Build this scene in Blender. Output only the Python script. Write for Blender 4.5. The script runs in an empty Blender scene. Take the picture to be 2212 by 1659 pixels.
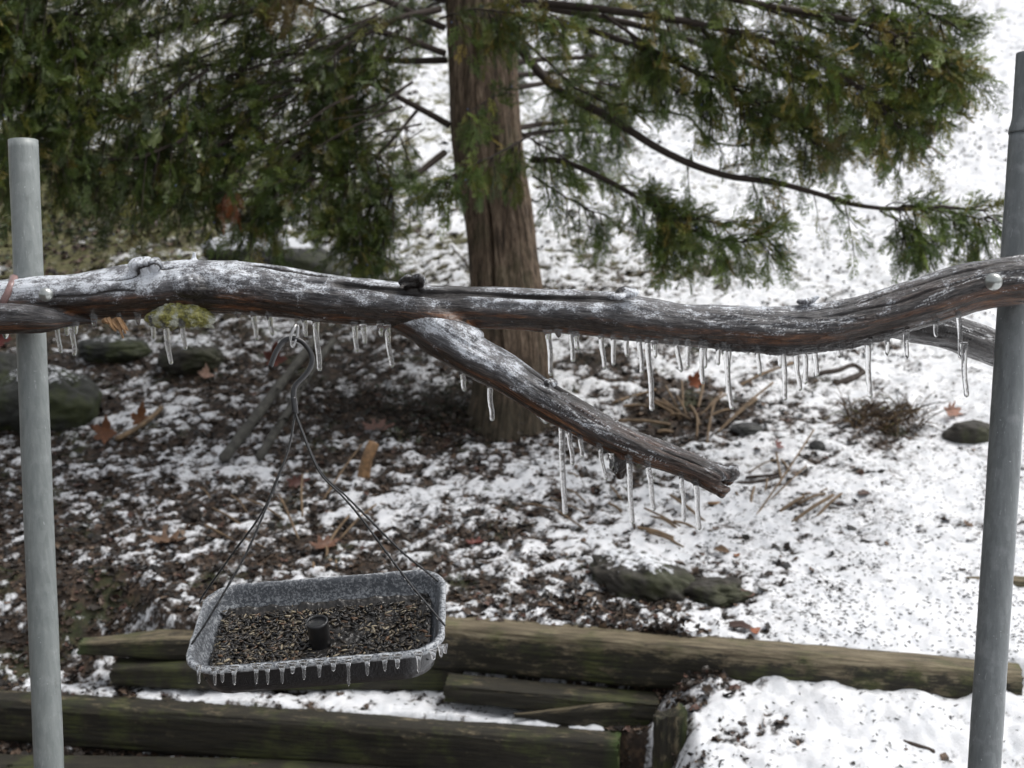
import bpy, math
import numpy as np
from mathutils import Vector, Matrix

# ------------------------------------------------------------------ camera, world, sun
sc = bpy.context.scene
COL = sc.collection
PITCH = math.radians(10.0)
CAMZ = 1.6
LENS = 45.0
cam_d = bpy.data.cameras.new("camera")
cam = bpy.data.objects.new("camera", cam_d)
COL.objects.link(cam)
cam.location = (0, 0, CAMZ)
cam.rotation_euler = (math.pi / 2 - PITCH, 0, 0)
cam_d.sensor_width = 36.0
cam_d.lens = LENS
cam_d.clip_start = 0.05
cam_d.clip_end = 500.0
cam_d.dof.use_dof = True
cam_d.dof.focus_distance = 1.53
cam_d.dof.aperture_fstop = 8.5
sc.camera = cam

SUN_EL, SUN_AZ = math.radians(64.0), math.radians(80.0)      # azimuth from +Y towards +X
w = bpy.data.worlds.new("World")
sc.world = w
w.use_nodes = True
wn = w.node_tree
bg = wn.nodes["Background"]
sky = wn.nodes.new("ShaderNodeTexSky")
sky.sky_type = 'NISHITA'
sky.sun_disc = False
sky.sun_elevation = SUN_EL
sky.sun_rotation = SUN_AZ
sky.air_density = 1.0
sky.dust_density = 5.0
sky.ozone_density = 1.0
hs = wn.nodes.new("ShaderNodeHueSaturation")
hs.inputs['Saturation'].default_value = 0.20
wn.links.new(sky.outputs[0], hs.inputs['Color'])
wn.links.new(hs.outputs[0], bg.inputs['Color'])
bg.inputs['Strength'].default_value = 0.13
sd = bpy.data.lights.new("sun", 'SUN')
sd.energy = 0.8
sd.angle = math.radians(28)
sd.color = (1.0, 0.97, 0.93)
sun = bpy.data.objects.new("sun", sd)
COL.objects.link(sun)
sdir = Vector((math.sin(SUN_AZ) * math.cos(SUN_EL), math.cos(SUN_AZ) * math.cos(SUN_EL), math.sin(SUN_EL)))
sun.rotation_euler = (-sdir).to_track_quat('-Z', 'Y').to_euler()
sc.view_settings.view_transform = 'Standard'
sc.view_settings.look = 'None'
sc.view_settings.exposure = 0.52
sc.view_settings.gamma = 1.0
sc.cycles.max_bounces = 10
sc.cycles.transmission_bounces = 8
sc.cycles.transparent_max_bounces = 8
sc.cycles.caustics_reflective = False
sc.cycles.caustics_refractive = False

rng = np.random.default_rng(7)
U = rng.uniform

# ------------------------------------------------------------------ projection helpers (2212 px wide measuring frame)
F = LENS / 36.0 * 2212.0
FW = np.array([0, math.cos(PITCH), -math.sin(PITCH)])
UPV = np.array([0, math.sin(PITCH), math.cos(PITCH)])
RT = np.array([1.0, 0, 0])
CP = np.array([0, 0, CAMZ])
def P(px, py, D):
    return CP + D * (FW + RT * ((px - 1106.0) / F) - UPV * ((py - 829.5) / F))

# ------------------------------------------------------------------ numpy noise
def _h(ix, iy, iz, seed):
    n = (ix.astype(np.int64) * 374761393 + iy.astype(np.int64) * 668265263 + iz.astype(np.int64) * 2147483647 + seed * 1274126177) & 0xffffffff
    n = ((n ^ (n >> 13)) * 1274126177) & 0xffffffff
    n = ((n ^ (n >> 15)) * 0x2c1b3c6d) & 0xffffffff
    n = ((n ^ (n >> 12)) * 0x297a2d39) & 0xffffffff
    n = (n ^ (n >> 15)) & 0xffffffff
    return n / 4294967295.0
def vnoise(x, y, z=None, seed=0):
    if z is None: z = np.zeros_like(x)
    x0, y0, z0 = np.floor(x), np.floor(y), np.floor(z)
    fx, fy, fz = x - x0, y - y0, z - z0
    fx = fx * fx * (3 - 2 * fx); fy = fy * fy * (3 - 2 * fy); fz = fz * fz * (3 - 2 * fz)
    def c(a, b, d): return _h(x0 + a, y0 + b, z0 + d, seed)
    a = (c(0,0,0) * (1-fx) + c(1,0,0) * fx) * (1-fy) + (c(0,1,0) * (1-fx) + c(1,1,0) * fx) * fy
    b = (c(0,0,1) * (1-fx) + c(1,0,1) * fx) * (1-fy) + (c(0,1,1) * (1-fx) + c(1,1,1) * fx) * fy
    return a * (1-fz) + b * fz
def fbm(x, y, z=None, seed=0, oct=4, gain=0.5):
    t = 0; a = 1; s = 0
    for o in range(oct):
        k = 2.03 ** o; an = (.6, .95, .4, .78, 1.1, .5)[o % 6]; ca_, sa_ = math.cos(an), math.sin(an)
        xr, yr = (x * ca_ - y * sa_) * k, (x * sa_ + y * ca_) * k
        t = t + a * (vnoise(xr + 17.3 * o, yr - 9.1 * o, None if z is None else z * k + 3.7 * o, seed + o) * 2 - 1)
        s += a; a *= gain
    return t / s
def sm(a, b, x):
    t = np.clip((x - a) / (b - a), 0, 1)
    return t * t * (3 - 2 * t)

# ------------------------------------------------------------------ mesh helpers
def mesh_np(name, V, Fc, mat=None, parent=None, smooth=True, attrs=None, loc=None):
    """Fc: list of (n,k) int arrays. Links one object."""
    V = np.asarray(V, dtype=np.float64)
    if loc is not None: V = V - np.asarray(loc)
    me = bpy.data.meshes.new(name)
    if isinstance(Fc, np.ndarray): Fc = [Fc]
    Fc = [f for f in Fc if len(f)]
    nl = sum(f.size for f in Fc); nf = sum(len(f) for f in Fc)
    me.vertices.add(len(V)); me.loops.add(nl); me.polygons.add(nf)
    me.vertices.foreach_set("co", V.astype(np.float32).ravel())
    me.loops.foreach_set("vertex_index", np.concatenate([f.ravel() for f in Fc]).astype(np.int32))
    tot = np.concatenate([np.full(len(f), f.shape[1], dtype=np.int32) for f in Fc])
    st = np.concatenate([[0], np.cumsum(tot)[:-1]]).astype(np.int32)
    me.polygons.foreach_set("loop_start", st)
    me.polygons.foreach_set("loop_total", tot)
    me.polygons.foreach_set("use_smooth", np.full(nf, smooth))
    me.update(calc_edges=True)
    for k, a in (attrs or {}).items():
        a = np.asarray(a, dtype=np.float32)
        if a.ndim == 1:
            at = me.attributes.new(k, 'FLOAT', 'POINT'); at.data.foreach_set("value", a)
        elif a.shape[1] == 3:
            at = me.attributes.new(k, 'FLOAT_VECTOR', 'POINT'); at.data.foreach_set("vector", a.ravel())
        else:
            at = me.attributes.new(k, 'FLOAT_COLOR', 'POINT'); at.data.foreach_set("color", a.ravel())
    if mat: me.materials.append(mat)
    o = bpy.data.objects.new(name, me)
    COL.objects.link(o)
    if loc is not None: o.location = loc
    if parent is not None:
        o.parent = parent
        q = parent; tot = Vector((0, 0, 0))
        while q is not None: tot += Vector(q.location); q = q.parent
        o.location = Vector(o.location) - tot
    return o
def tag(o, label=None, cat=None, group=None, kind=None):
    if label: o['label'] = label
    if cat: o['category'] = cat
    if group: o['group'] = group
    if kind: o['kind'] = kind
    return o
def thing(name, label, cat, loc, group=None):
    o = bpy.data.objects.new(name, None); COL.objects.link(o)
    o.empty_display_size = 0.05
    o.location = loc
    return tag(o, label, cat, group)

class MB:
    def __init__(s): s.V = []; s.Q = []; s.T = []; s.n = 0; s.A = {}
    def add(s, V, Q=None, T=None, **attrs):
        V = np.asarray(V, float)
        if Q is not None and len(Q): s.Q.append(np.asarray(Q, int) + s.n)
        if T is not None and len(T): s.T.append(np.asarray(T, int) + s.n)
        for k, a in attrs.items(): s.A.setdefault(k, []).append(np.asarray(a, float))
        s.V.append(V); s.n += len(V)
    def build(s, name, mat=None, parent=None, smooth=True, loc=None):
        Fc = []
        if s.Q: Fc.append(np.concatenate(s.Q))
        if s.T: Fc.append(np.concatenate(s.T))
        at = {k: np.concatenate(a) for k, a in s.A.items()}
        return mesh_np(name, np.concatenate(s.V), Fc, mat, parent, smooth, at, loc)

def resample(pts, n, *extra):
    pts = np.asarray(pts, float)
    m = len(pts)
    t = np.linspace(0, m - 1, n)
    i = np.clip(np.floor(t).astype(int), 0, m - 2); f = (t - i)
    def cr(a):
        a = np.asarray(a, float)
        if a.ndim == 1: a = a[:, None]
        pad = np.vstack([2 * a[0] - a[1], a, 2 * a[-1] - a[-2]])
        p0, p1, p2, p3 = pad[i], pad[i + 1], pad[i + 2], pad[i + 3]
        u = f[:, None]
        return 0.5 * (2 * p1 + (-p0 + p2) * u + (2 * p0 - 5 * p1 + 4 * p2 - p3) * u ** 2 + (-p0 + 3 * p1 - 3 * p2 + p3) * u ** 3)
    r = [cr(pts)] + [cr(e)[:, 0] for e in extra]
    return r[0] if not extra else r
def frames(pts, ref=(0, 0, 1)):
    T = np.gradient(pts, axis=0); T /= np.linalg.norm(T, axis=1)[:, None] + 1e-12
    ref = np.asarray(ref, float)
    N = np.zeros_like(T)
    n = ref - T[0] * (ref @ T[0])
    if np.linalg.norm(n) < 1e-3: n = np.array([1.0, 0, 0]) - T[0] * T[0][0]
    for k in range(len(pts)):
        n = n - T[k] * (n @ T[k]); n /= np.linalg.norm(n); N[k] = n
    return T, N, np.cross(T, N)
def grid_q(nr, ns, closed=True):
    i = np.arange(nr - 1)[:, None]; j = np.arange(ns if closed else ns - 1)[None, :]
    j2 = (j + 1) % ns
    a = i * ns + j; b = i * ns + j2
    return np.stack([a, b, b + ns, a + ns], -1).reshape(-1, 4)
def tube(pts, rad, seg=8, cap=True, ref=(0, 0, 1), prof=None):
    pts = np.asarray(pts, float); rad = np.broadcast_to(np.asarray(rad, float), (len(pts),))
    T, N, B = frames(pts, ref)
    th = np.linspace(0, 2 * math.pi, seg, endpoint=False)
    V = pts[:, None] + rad[:, None, None] * (np.cos(th)[None, :, None] * N[:, None] + np.sin(th)[None, :, None] * B[:, None])
    V = V.reshape(-1, 3); Q = grid_q(len(pts), seg); Tt = []
    if cap:
        n = len(V)
        V = np.vstack([V, pts[0], pts[-1]])
        a = np.arange(seg); b = (a + 1) % seg
        o = (len(pts) - 1) * seg
        Tt = np.vstack([np.stack([b, a, np.full(seg, n)], 1), np.stack([a + o, b + o, np.full(seg, n + 1)], 1)])
    return V, Q, Tt
def rotm(ax, an):
    return np.array(Matrix.Rotation(an, 3, Vector(ax)))
def rand_rots(n, tilt=0.6):
    """n rotation matrices: random spin about z, then tilt by up to `tilt`"""
    a = U(0, 2 * math.pi, n); b = U(0, 2 * math.pi, n); t = np.abs(rng.normal(0, tilt, n))
    ca, sa = np.cos(a), np.sin(a)
    Rz = np.zeros((n, 3, 3)); Rz[:, 0, 0] = ca; Rz[:, 0, 1] = -sa; Rz[:, 1, 0] = sa; Rz[:, 1, 1] = ca; Rz[:, 2, 2] = 1
    k = np.stack([np.cos(b), np.sin(b), 0 * b], 1)
    K = np.zeros((n, 3, 3)); K[:, 0, 1] = -k[:, 2]; K[:, 0, 2] = k[:, 1]; K[:, 1, 0] = k[:, 2]; K[:, 1, 2] = -k[:, 0]; K[:, 2, 0] = -k[:, 1]; K[:, 2, 1] = k[:, 0]
    R = np.eye(3)[None] + np.sin(t)[:, None, None] * K + (1 - np.cos(t))[:, None, None] * (K @ K)
    return R @ Rz
def bake(mb, tv, tf, R, pos, scale, col, key='T'):
    """place template (tv,tf) n times"""
    n = len(pos); m = len(tv)
    sc_ = np.asarray(scale)
    if sc_.ndim == 1: sc_ = sc_[:, None]
    V = np.einsum('nij,nmj->nmi', R, tv[None] * sc_[:, None, :]) + pos[:, None]
    Fq = (tf[None] + (np.arange(n) * m)[:, None, None]).reshape(-1, tf.shape[1])
    C = np.repeat(col[:, None], m, 1).reshape(-1, col.shape[1])
    mb.add(V.reshape(-1, 3), **{('Q' if tf.shape[1] == 4 else 'T'): Fq}, tint=C)
def rgba(c): 
    c = np.asarray(c, float); return np.hstack([c, np.ones((len(c), 1))])

# ------------------------------------------------------------------ material helpers
class NT:
    def __init__(s, name):
        s.m = bpy.data.materials.new(name); s.m.use_nodes = True
        s.t = s.m.node_tree; s.b = s.t.nodes["Principled BSDF"]
        s.out = s.t.nodes["Material Output"]
    def n(s, typ, **kw):
        x = s.t.nodes.new(typ)
        for k, v in kw.items():
            if k.startswith('_'): setattr(x, k[1:], v)
            else:
                i = x.inputs[int(k[1:])] if k[0] == 'i' and k[1:].isdigit() else x.inputs[k]
                if isinstance(v, bpy.types.NodeSocket): s.t.links.new(v, i)
                else: i.default_value = v
        return x
    def link(s, a, b): s.t.links.new(a, b)
    def attr(s, name): return s.n('ShaderNodeAttribute', _attribute_name=name)
    def obj(s): return s.n('ShaderNodeTexCoord').outputs['Object']
    def noise(s, vec, scale, detail=4, rough=0.55, dist=0):
        return s.n('ShaderNodeTexNoise', Vector=vec, Scale=scale, Detail=detail, Roughness=rough, Distortion=dist).outputs['Fac']
    def scalev(s, vec, sx, sy, sz):
        return s.n('ShaderNodeMapping', Vector=vec, Scale=(sx, sy, sz)).outputs[0]
    def ramp(s, fac, stops):
        r = s.n('ShaderNodeValToRGB', Fac=fac); e = r.color_ramp.elements
        while len(e) > 1: e.remove(e[-1])
        for k, (p, c) in enumerate(stops):
            if not hasattr(c, '__len__'): c = (c, c, c)
            x = e[0] if k == 0 else e.new(p)
            x.position = p; x.color = tuple(c) + (1,)
        return r.outputs['Color']
    def mix(s, fac, a, b):
        x = s.n('ShaderNodeMix', _data_type='RGBA')
        for i, v in ((0, fac), (6, a), (7, b)):
            if isinstance(v, bpy.types.NodeSocket): s.t.links.new(v, x.inputs[i])
            else:
                if i and len(v) == 3: v = tuple(v) + (1,)
                x.inputs[i].default_value = v
        return x.outputs[2]
    def math(s, op, a, b=0.0, clamp=False):
        x = s.n('ShaderNodeMath', _operation=op, _use_clamp=clamp)
        for i, v in ((0, a), (1, b)):
            if isinstance(v, bpy.types.NodeSocket): s.t.links.new(v, x.inputs[i])
            else: x.inputs[i].default_value = v
        return x.outputs[0]
    def smooth(s, v, a, b, lo=0.0, hi=1.0):
        x = s.n('ShaderNodeMapRange', _interpolation_type='SMOOTHSTEP')
        s.link(v, x.inputs[0])
        for i, q in ((1, a), (2, b), (3, lo), (4, hi)): x.inputs[i].default_value = q
        return x.outputs[0]
    def set(s, **kw):
        for k, v in kw.items():
            i = s.b.inputs[k.replace('_', ' ')]
            if isinstance(v, bpy.types.NodeSocket): s.link(v, i)
            else:
                if hasattr(v, '__len__') and len(v) == 3 and i.type == 'RGBA': v = tuple(v) + (1,)
                i.default_value = v
    def bump(s, h, strength=0.5, dist=0.002, prev=None):
        b = s.n('ShaderNodeBump', Height=h, Strength=strength, Distance=dist)
        if prev is not None: s.link(prev, b.inputs['Normal'])
        s.link(b.outputs[0], s.b.inputs['Normal'])
        return b.outputs[0]

def mat_ground():
    m = NT('snow_and_soil'); co = m.n('ShaderNodeMapping', Vector=m.obj(), Rotation=(.55, .38, .9)).outputs[0]
    a = m.attr('snow').outputs['Fac']
    n1 = m.noise(co, 75, 5, 0.65)
    v = m.math('ADD', a, m.math('MULTIPLY', m.math('SUBTRACT', n1, 0.5), 0.80))
    k = m.smooth(v, 0.37, 0.63)
    soil = m.ramp(m.noise(co, 40, 6, 0.7), [(0.3, (0.012, 0.009, 0.007)), (0.5, (0.035, 0.024, 0.017)), (0.62, (0.085, 0.055, 0.035)), (0.75, (0.16, 0.11, 0.075))])
    moss = m.smooth(m.noise(co, 6, 4, 0.6), 0.56, 0.66)
    soil = m.mix(m.math('MULTIPLY', moss, 0.55), soil, (0.035, 0.05, 0.015))
    far = m.attr('olive').outputs['Fac']
    soil = m.mix(m.math('MULTIPLY', far, 0.7), soil, (0.14, 0.14, 0.055))
    sn = m.ramp(m.noise(co, 22, 3, 0.6), [(0.3, (0.66, 0.68, 0.71)), (0.6, (0.80, 0.81, 0.83))])
    m.set(Base_Color=m.mix(k, soil, sn), Roughness=m.smooth(k, 0, 1, 0.75, 0.55))
    m.b.inputs['Specular IOR Level'].default_value = 0.35
    nn = m.bump(m.noise(co, 160, 4, 0.7), 0.5, 0.004)
    return m.m
def mat_wood():
    m = NT('iced_weathered_wood'); g = m.attr('grain').outputs['Vector']
    fr = m.attr('frost').outputs['Fac']; up = m.attr('topside').outputs['Fac']; rim = m.attr('rim').outputs['Fac']; cr = m.attr('crack').outputs['Fac']
    gs = m.scalev(g, 14, 1, 1)
    fib = m.noise(m.scalev(g, 34, 6, 6), 1.0, 6, 0.75)
    fib2 = m.noise(m.scalev(g, 70, 14, 14), 1.0, 5, 0.75)
    col = m.ramp(m.math('ADD', m.math('MULTIPLY', fib, 0.5), m.math('MULTIPLY', fib2, 0.5)),
                 [(0.38, (0.010, 0.006, 0.004)), (0.46, (0.05, 0.022, 0.012)), (0.56, (0.14, 0.058, 0.024)), (0.66, (0.32, 0.16, 0.065))])
    warm = m.smooth(m.noise(m.scalev(g, 9, 3, 3), 1.0, 4, 0.6), 0.44, 0.60)
    dark = m.ramp(fib2, [(0.38, (0.008, 0.006, 0.005)), (0.6, (0.040, 0.026, 0.018))])
    under = m.mix(warm, dark, col)
    grey = m.ramp(fib2, [(0.36, (0.012, 0.011, 0.011)), (0.5, (0.045, 0.042, 0.044)), (0.66, (0.13, 0.12, 0.115))])
    c = m.mix(up, under, grey)
    sp = m.noise(m.scalev(g, 420, 18, 18), 1.0, 3, 0.7)
    sp2 = m.noise(m.scalev(g, 48, 2.2, 2.2), 1.0, 5, 0.65)
    fv = m.math('ADD', fr, m.math('ADD', m.math('MULTIPLY', m.math('SUBTRACT', sp, 0.5), 1.6), m.math('MULTIPLY', m.math('SUBTRACT', sp2, 0.5), 2.6)))
    fk = m.smooth(fv, 0.42, 1.02)
    film = m.smooth(m.math('ADD', fr, m.math('SUBTRACT', sp2, .5)), 0.1, 0.9, 0.0, 0.42)
    c = m.mix(film, c, (0.36, 0.37, 0.40))
    c = m.mix(m.math('MULTIPLY', fk, 0.92), c, (0.80, 0.84, 0.90))
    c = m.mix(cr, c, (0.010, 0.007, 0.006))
    c = m.mix(rim, c, (0.85, 0.87, 0.9))
    m.set(Base_Color=c, Roughness=m.smooth(fk, 0, 1, 0.30, 0.55), Coat_Weight=1.0, Coat_Roughness=0.05, Coat_IOR=1.33)
    m.b.inputs['Specular IOR Level'].default_value = 0.25
    h = m.math('ADD', m.math('MULTIPLY', fib2, 0.9), m.math('MULTIPLY', sp2, 0.5))
    b = m.bump(h, 0.6, 0.003)
    # the ice film over the wood follows a smoother, lumpier surface
    b2 = m.n('ShaderNodeBump', Height=m.noise(m.scalev(g, 130, 6, 6), 1.0, 4, 0.6), Strength=0.9, Distance=0.004)
    m.link(b2.outputs[0], m.b.inputs['Coat Normal'])
    return m.m
def mat_ice():
    m = NT('clear_ice'); co = m.obj()
    m.set(Base_Color=(1.0, 1.0, 1.0), Roughness=0.015, IOR=1.31, Transmission_Weight=0.93)
    m.bump(m.noise(co, 260, 2, 0.5), 0.5, 0.0008)
    return m.m
def mat_post(name, c0, c1):
    m = NT(name); co = m.obj()
    st = m.noise(m.scalev(co, 160, 160, 3), 1.0, 4, 0.6)
    c = m.ramp(st, [(0.3, c0), (0.7, c1)])
    bl = m.smooth(m.noise(co, 45, 4, 0.6), 0.5, 0.75)
    c = m.mix(m.math('MULTIPLY', bl, 0.25), c, (0.5, 0.52, 0.53))
    vo = m.n('ShaderNodeTexVoronoi', Vector=m.scalev(co, 150, 150, 60), Scale=1.0).outputs['Color']
    c = m.mix(0.10, c, m.mix(m.math('MULTIPLY', vo, 1.0), (0.05, 0.055, 0.06), (0.5, 0.52, 0.53)))
    sc_ = m.smooth(m.noise(m.scalev(co, 420, 420, 14), 1.0, 3, 0.6), 0.64, 0.72)
    c = m.mix(m.math('MULTIPLY', sc_, 0.35), c, (0.5, 0.52, 0.52))
    dk = m.smooth(m.noise(m.scalev(co, 90, 90, 22), 1.0, 5, 0.7), 0.60, 0.72)
    c = m.mix(m.math('MULTIPLY', dk, 0.35), c, (0.07, 0.07, 0.065))
    sp = m.smooth(m.noise(co, 260, 2, 0.5), 0.72, 0.78)
    c = m.mix(m.math('MULTIPLY', sp, 0.5), c, (0.7, 0.72, 0.74))
    m.set(Base_Color=c, Metallic=0.1, Roughness=0.55, Coat_Weight=0.6, Coat_Roughness=0.18, Coat_IOR=1.31)
    m.bump(m.math('ADD', m.noise(m.scalev(co, 70, 70, 10), 1.0, 3, 0.5), m.math('MULTIPLY', m.noise(co, 300, 2, 0.5), 0.3)), 0.35, 0.002)
    return m.m
def mat_simple(name, c, rough=0.6, metal=0.0, var=0.25, scale=60, coat=0.0, bump=0.3, bd=0.002):
    m = NT(name); co = m.obj()
    n = m.noise(co, scale, 5, 0.65)
    c = np.asarray(c)
    m.set(Base_Color=m.ramp(n, [(0.3, tuple(c * (1 - var))), (0.7, tuple(np.minimum(c * (1 + var), 0.9)))]), Roughness=rough, Metallic=metal, Coat_Weight=coat, Coat_Roughness=0.12)
    m.bump(m.noise(co, scale * 2, 4, 0.6), bump, bd)
    return m.m
def mat_tint(name, rough=0.7, coat=0.0, trans=0.0):
    m = NT(name); co = m.obj()
    c = m.attr('tint').outputs['Color']
    n = m.noise(co, 90, 3, 0.6)
    m.set(Base_Color=m.mix(m.smooth(n, 0.3, 0.7), c, m.mix(0.45, c, (0.01, 0.008, 0.006))), Roughness=rough, Coat_Weight=coat, Coat_Roughness=0.15)
    return m.m
def mat_bark():
    m = NT('cedar_bark'); co = m.obj()
    f1 = m.noise(m.scalev(co, 60, 60, 2.2), 1.0, 6, 0.7)
    f2 = m.noise(m.scalev(co, 170, 170, 5), 1.0, 4, 0.7)
    v = m.math('ADD', m.math('MULTIPLY', f1, 0.6), m.math('MULTIPLY', f2, 0.4))
    c = m.ramp(v, [(0.36, (0.016, 0.010, 0.007)), (0.45, (0.075, 0.052, 0.034)), (0.54, (0.185, 0.132, 0.090)), (0.66, (0.34, 0.265, 0.195))])
    g = m.smooth(m.noise(co, 7, 4, 0.6), 0.52, 0.68)
    c = m.mix(m.math('MULTIPLY', g, 0.35), c, (0.055, 0.065, 0.025))
    mo_ = m.math('MULTIPLY', m.smooth(m.math('ADD', m.attr('moss').outputs['Fac'], m.math('MULTIPLY', m.math('SUBTRACT', m.noise(co, 14, 5, .7), 0.5), 1.8)), .2, .95), .8)  # weight of the dark brown at the trunk foot, edge broken by noise
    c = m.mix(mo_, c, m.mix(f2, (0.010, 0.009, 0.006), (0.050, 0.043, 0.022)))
    m.set(Base_Color=c, Roughness=0.85)
    m.bump(v, 0.9, 0.006)
    return m.m
def mat_timber():
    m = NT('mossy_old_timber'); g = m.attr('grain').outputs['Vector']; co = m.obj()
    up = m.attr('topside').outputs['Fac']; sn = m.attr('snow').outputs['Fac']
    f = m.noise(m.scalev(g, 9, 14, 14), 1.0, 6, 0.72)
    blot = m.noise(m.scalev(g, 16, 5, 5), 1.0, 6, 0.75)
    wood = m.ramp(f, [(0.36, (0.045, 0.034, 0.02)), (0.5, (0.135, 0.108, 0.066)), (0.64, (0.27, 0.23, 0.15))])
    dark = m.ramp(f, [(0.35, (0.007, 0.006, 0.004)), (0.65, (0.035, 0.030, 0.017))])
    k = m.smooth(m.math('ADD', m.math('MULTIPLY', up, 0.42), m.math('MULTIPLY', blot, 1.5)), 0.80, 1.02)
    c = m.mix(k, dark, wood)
    ms = m.math('MULTIPLY', m.smooth(m.noise(co, 9, 5, 0.65), 0.48, 0.66), 0.55)
    c = m.mix(ms, c, m.mix(m.smooth(f, .4, .6), (0.022, 0.028, 0.007), (0.085, 0.10, 0.022)))
    c = m.mix(m.math('MULTIPLY', m.attr('endmoss').outputs['Fac'], .8), c, (0.045, 0.075, 0.014))
    sk = m.smooth(m.math('ADD', sn, m.math('MULTIPLY', m.math('SUBTRACT', m.noise(co, 60, 4, .6), 0.5), 1.0)), 0.5, 0.62)
    c = m.mix(sk, c, (0.8, 0.82, 0.85))
    m.set(Base_Color=c, Roughness=0.75)
    m.bump(m.math('ADD', f, m.math('MULTIPLY', blot, 0.6)), 0.8, 0.005)
    return m.m
def mat_rock(name, base=(0.042, 0.037, 0.029), moss=0.5, snowy=True):
    m = NT(name); co = m.obj()
    b = np.asarray(base)
    c = m.ramp(m.noise(co, 22, 6, 0.7), [(0.3, tuple(b * 0.35)), (0.55, tuple(b)), (0.75, tuple(b * 2.2))])
    ms = m.math('MULTIPLY', m.smooth(m.noise(co, 8, 4, 0.6), 0.45, 0.62), moss)
    c = m.mix(ms, c, m.mix(m.noise(co, 60, 3, .6), (0.015, 0.022, 0.006), (0.07, 0.085, 0.02)))
    sk = m.smooth(m.math('ADD', m.attr('snow').outputs['Fac'], m.math('MULTIPLY', m.math('SUBTRACT', m.noise(co, 45, 4, .65), 0.5), 0.9)), 0.5, 0.64)
    c = m.mix(sk, c, (0.78, 0.80, 0.83))
    m.set(Base_Color=c, Roughness=0.7)
    m.bump(m.noise(co, 50, 6, 0.7), 0.8, 0.008)
    return m.m
def mat_foliage():
    m = NT('cedar_foliage'); co = m.obj()
    c = m.attr('tint').outputs['Color']
    n = m.noise(co, 30, 3, 0.6)
    m.set(Base_Color=m.mix(m.smooth(n, 0.35, 0.7), c, m.mix(0.35, c, (0.012, 0.018, 0.006))), Roughness=0.42)
    m.b.inputs['Specular IOR Level'].default_value = 0.6
    tr = m.n('ShaderNodeBsdfTranslucent', Color=c); mx = m.n('ShaderNodeMixShader', Fac=0.3)
    m.link(m.b.outputs[0], mx.inputs[1]); m.link(tr.outputs[0], mx.inputs[2]); m.link(mx.outputs[0], m.out.inputs['Surface'])
    return m.m
def mat_lichen():
    m = NT('icy_yellow_lichen'); co = m.obj()
    a = m.noise(co, 60, 5, .7)
    c = m.ramp(m.noise(co, 160, 5, .75), [(.35, (.05, .05, .012)), (.5, (.24, .23, .04)), (.65, (.40, .38, .10))])
    c = m.mix(m.math('MULTIPLY', m.smooth(a, .48, .62), .75), c, (.52, .54, .48))
    m.set(Base_Color=c, Roughness=.4, Coat_Weight=.9, Coat_Roughness=.08)
    m.bump(m.math('ADD', a, m.noise(co, 220, 4, .7)), 1.0, .004)
    return m.m
def mat_tray():
    m = NT('frosted_black_plastic'); co = m.obj()
    fr = m.attr('frost').outputs['Fac']
    n = m.noise(co, 150, 5, 0.75); n2 = m.noise(co, 300, 3, 0.7)
    v = m.math('ADD', fr, m.math('ADD', m.math('MULTIPLY', m.math('SUBTRACT', n, 0.5), 2.2), m.math('MULTIPLY', m.math('SUBTRACT', n2, 0.5), 1.8)))
    k = m.smooth(v, 0.45, 1.05)
    base = m.mix(m.smooth(fr, 0, .8, 0, 0.5), (0.010, 0.011, 0.014), (0.20, 0.22, 0.25))
    m.set(Base_Color=m.mix(m.math('MULTIPLY', k, m.smooth(fr, .5, .85, .34, .75)), base, (0.68, 0.71, 0.74)), Roughness=0.35, Coat_Weight=0.8, Coat_Roughness=0.1, Coat_IOR=1.31)
    m.bump(m.math('ADD', n, n2), 0.5, 0.002)
    return m.m
M = dict(ground=mat_ground(), wood=mat_wood(), ice=mat_ice(), bark=mat_bark(), timber=mat_timber(), foliage=mat_foliage(), tray=mat_tray(),
         postL=mat_post('galvanised_steel', (0.19, 0.215, 0.21), (0.27, 0.295, 0.285)), postR=mat_post('grey_galvanised_steel', (0.13, 0.145, 0.15), (0.20, 0.22, 0.225)),
         twig=mat_simple('brown_twig', (0.042, 0.030, 0.023), 0.8), tint=mat_tint('leaf_litter', 0.75, 0.15), seed=mat_tint('seed_hulls', 0.5, 0.4),
         hook=mat_simple('black_iron', (0.02, 0.02, 0.022), 0.35, 0.3, 0.3, 80, 0.8), wire=mat_simple('black_plastic_strand', (0.012, 0.012, 0.013), 0.3, 0, 0.2, 50, 0.8),
         steel=mat_simple('galvanised_bolt', (0.42, 0.44, 0.42), 0.28, 0.75, 0.15, 50, 0.9, 0.2), link=mat_simple('zinc_link', (0.4, 0.4, 0.4), 0.25, 0.8, 0.2, 60, 0.9),
         moss=mat_lichen(), stalk=mat_simple('dead_stalk', (0.17, 0.115, 0.065), 0.7, 0, 0.5, 30),
         rock=mat_rock('mossy_dark_rock'), boulder=mat_rock('green_boulder', (0.030, 0.032, 0.026), 0.8), slab=mat_rock('dark_slab', (0.03, 0.03, 0.028), 0.6), stone=mat_rock('small_stone', (0.05, 0.05, 0.052), 0.15),
         root=mat_simple('weathered_grey_wood', (0.075, 0.072, 0.062), 0.85, 0, 0.6, 35), flake=mat_simple('torn_bark', (0.26, 0.15, 0.07), 0.6, 0, 0.6, 60, 0.3))

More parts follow.
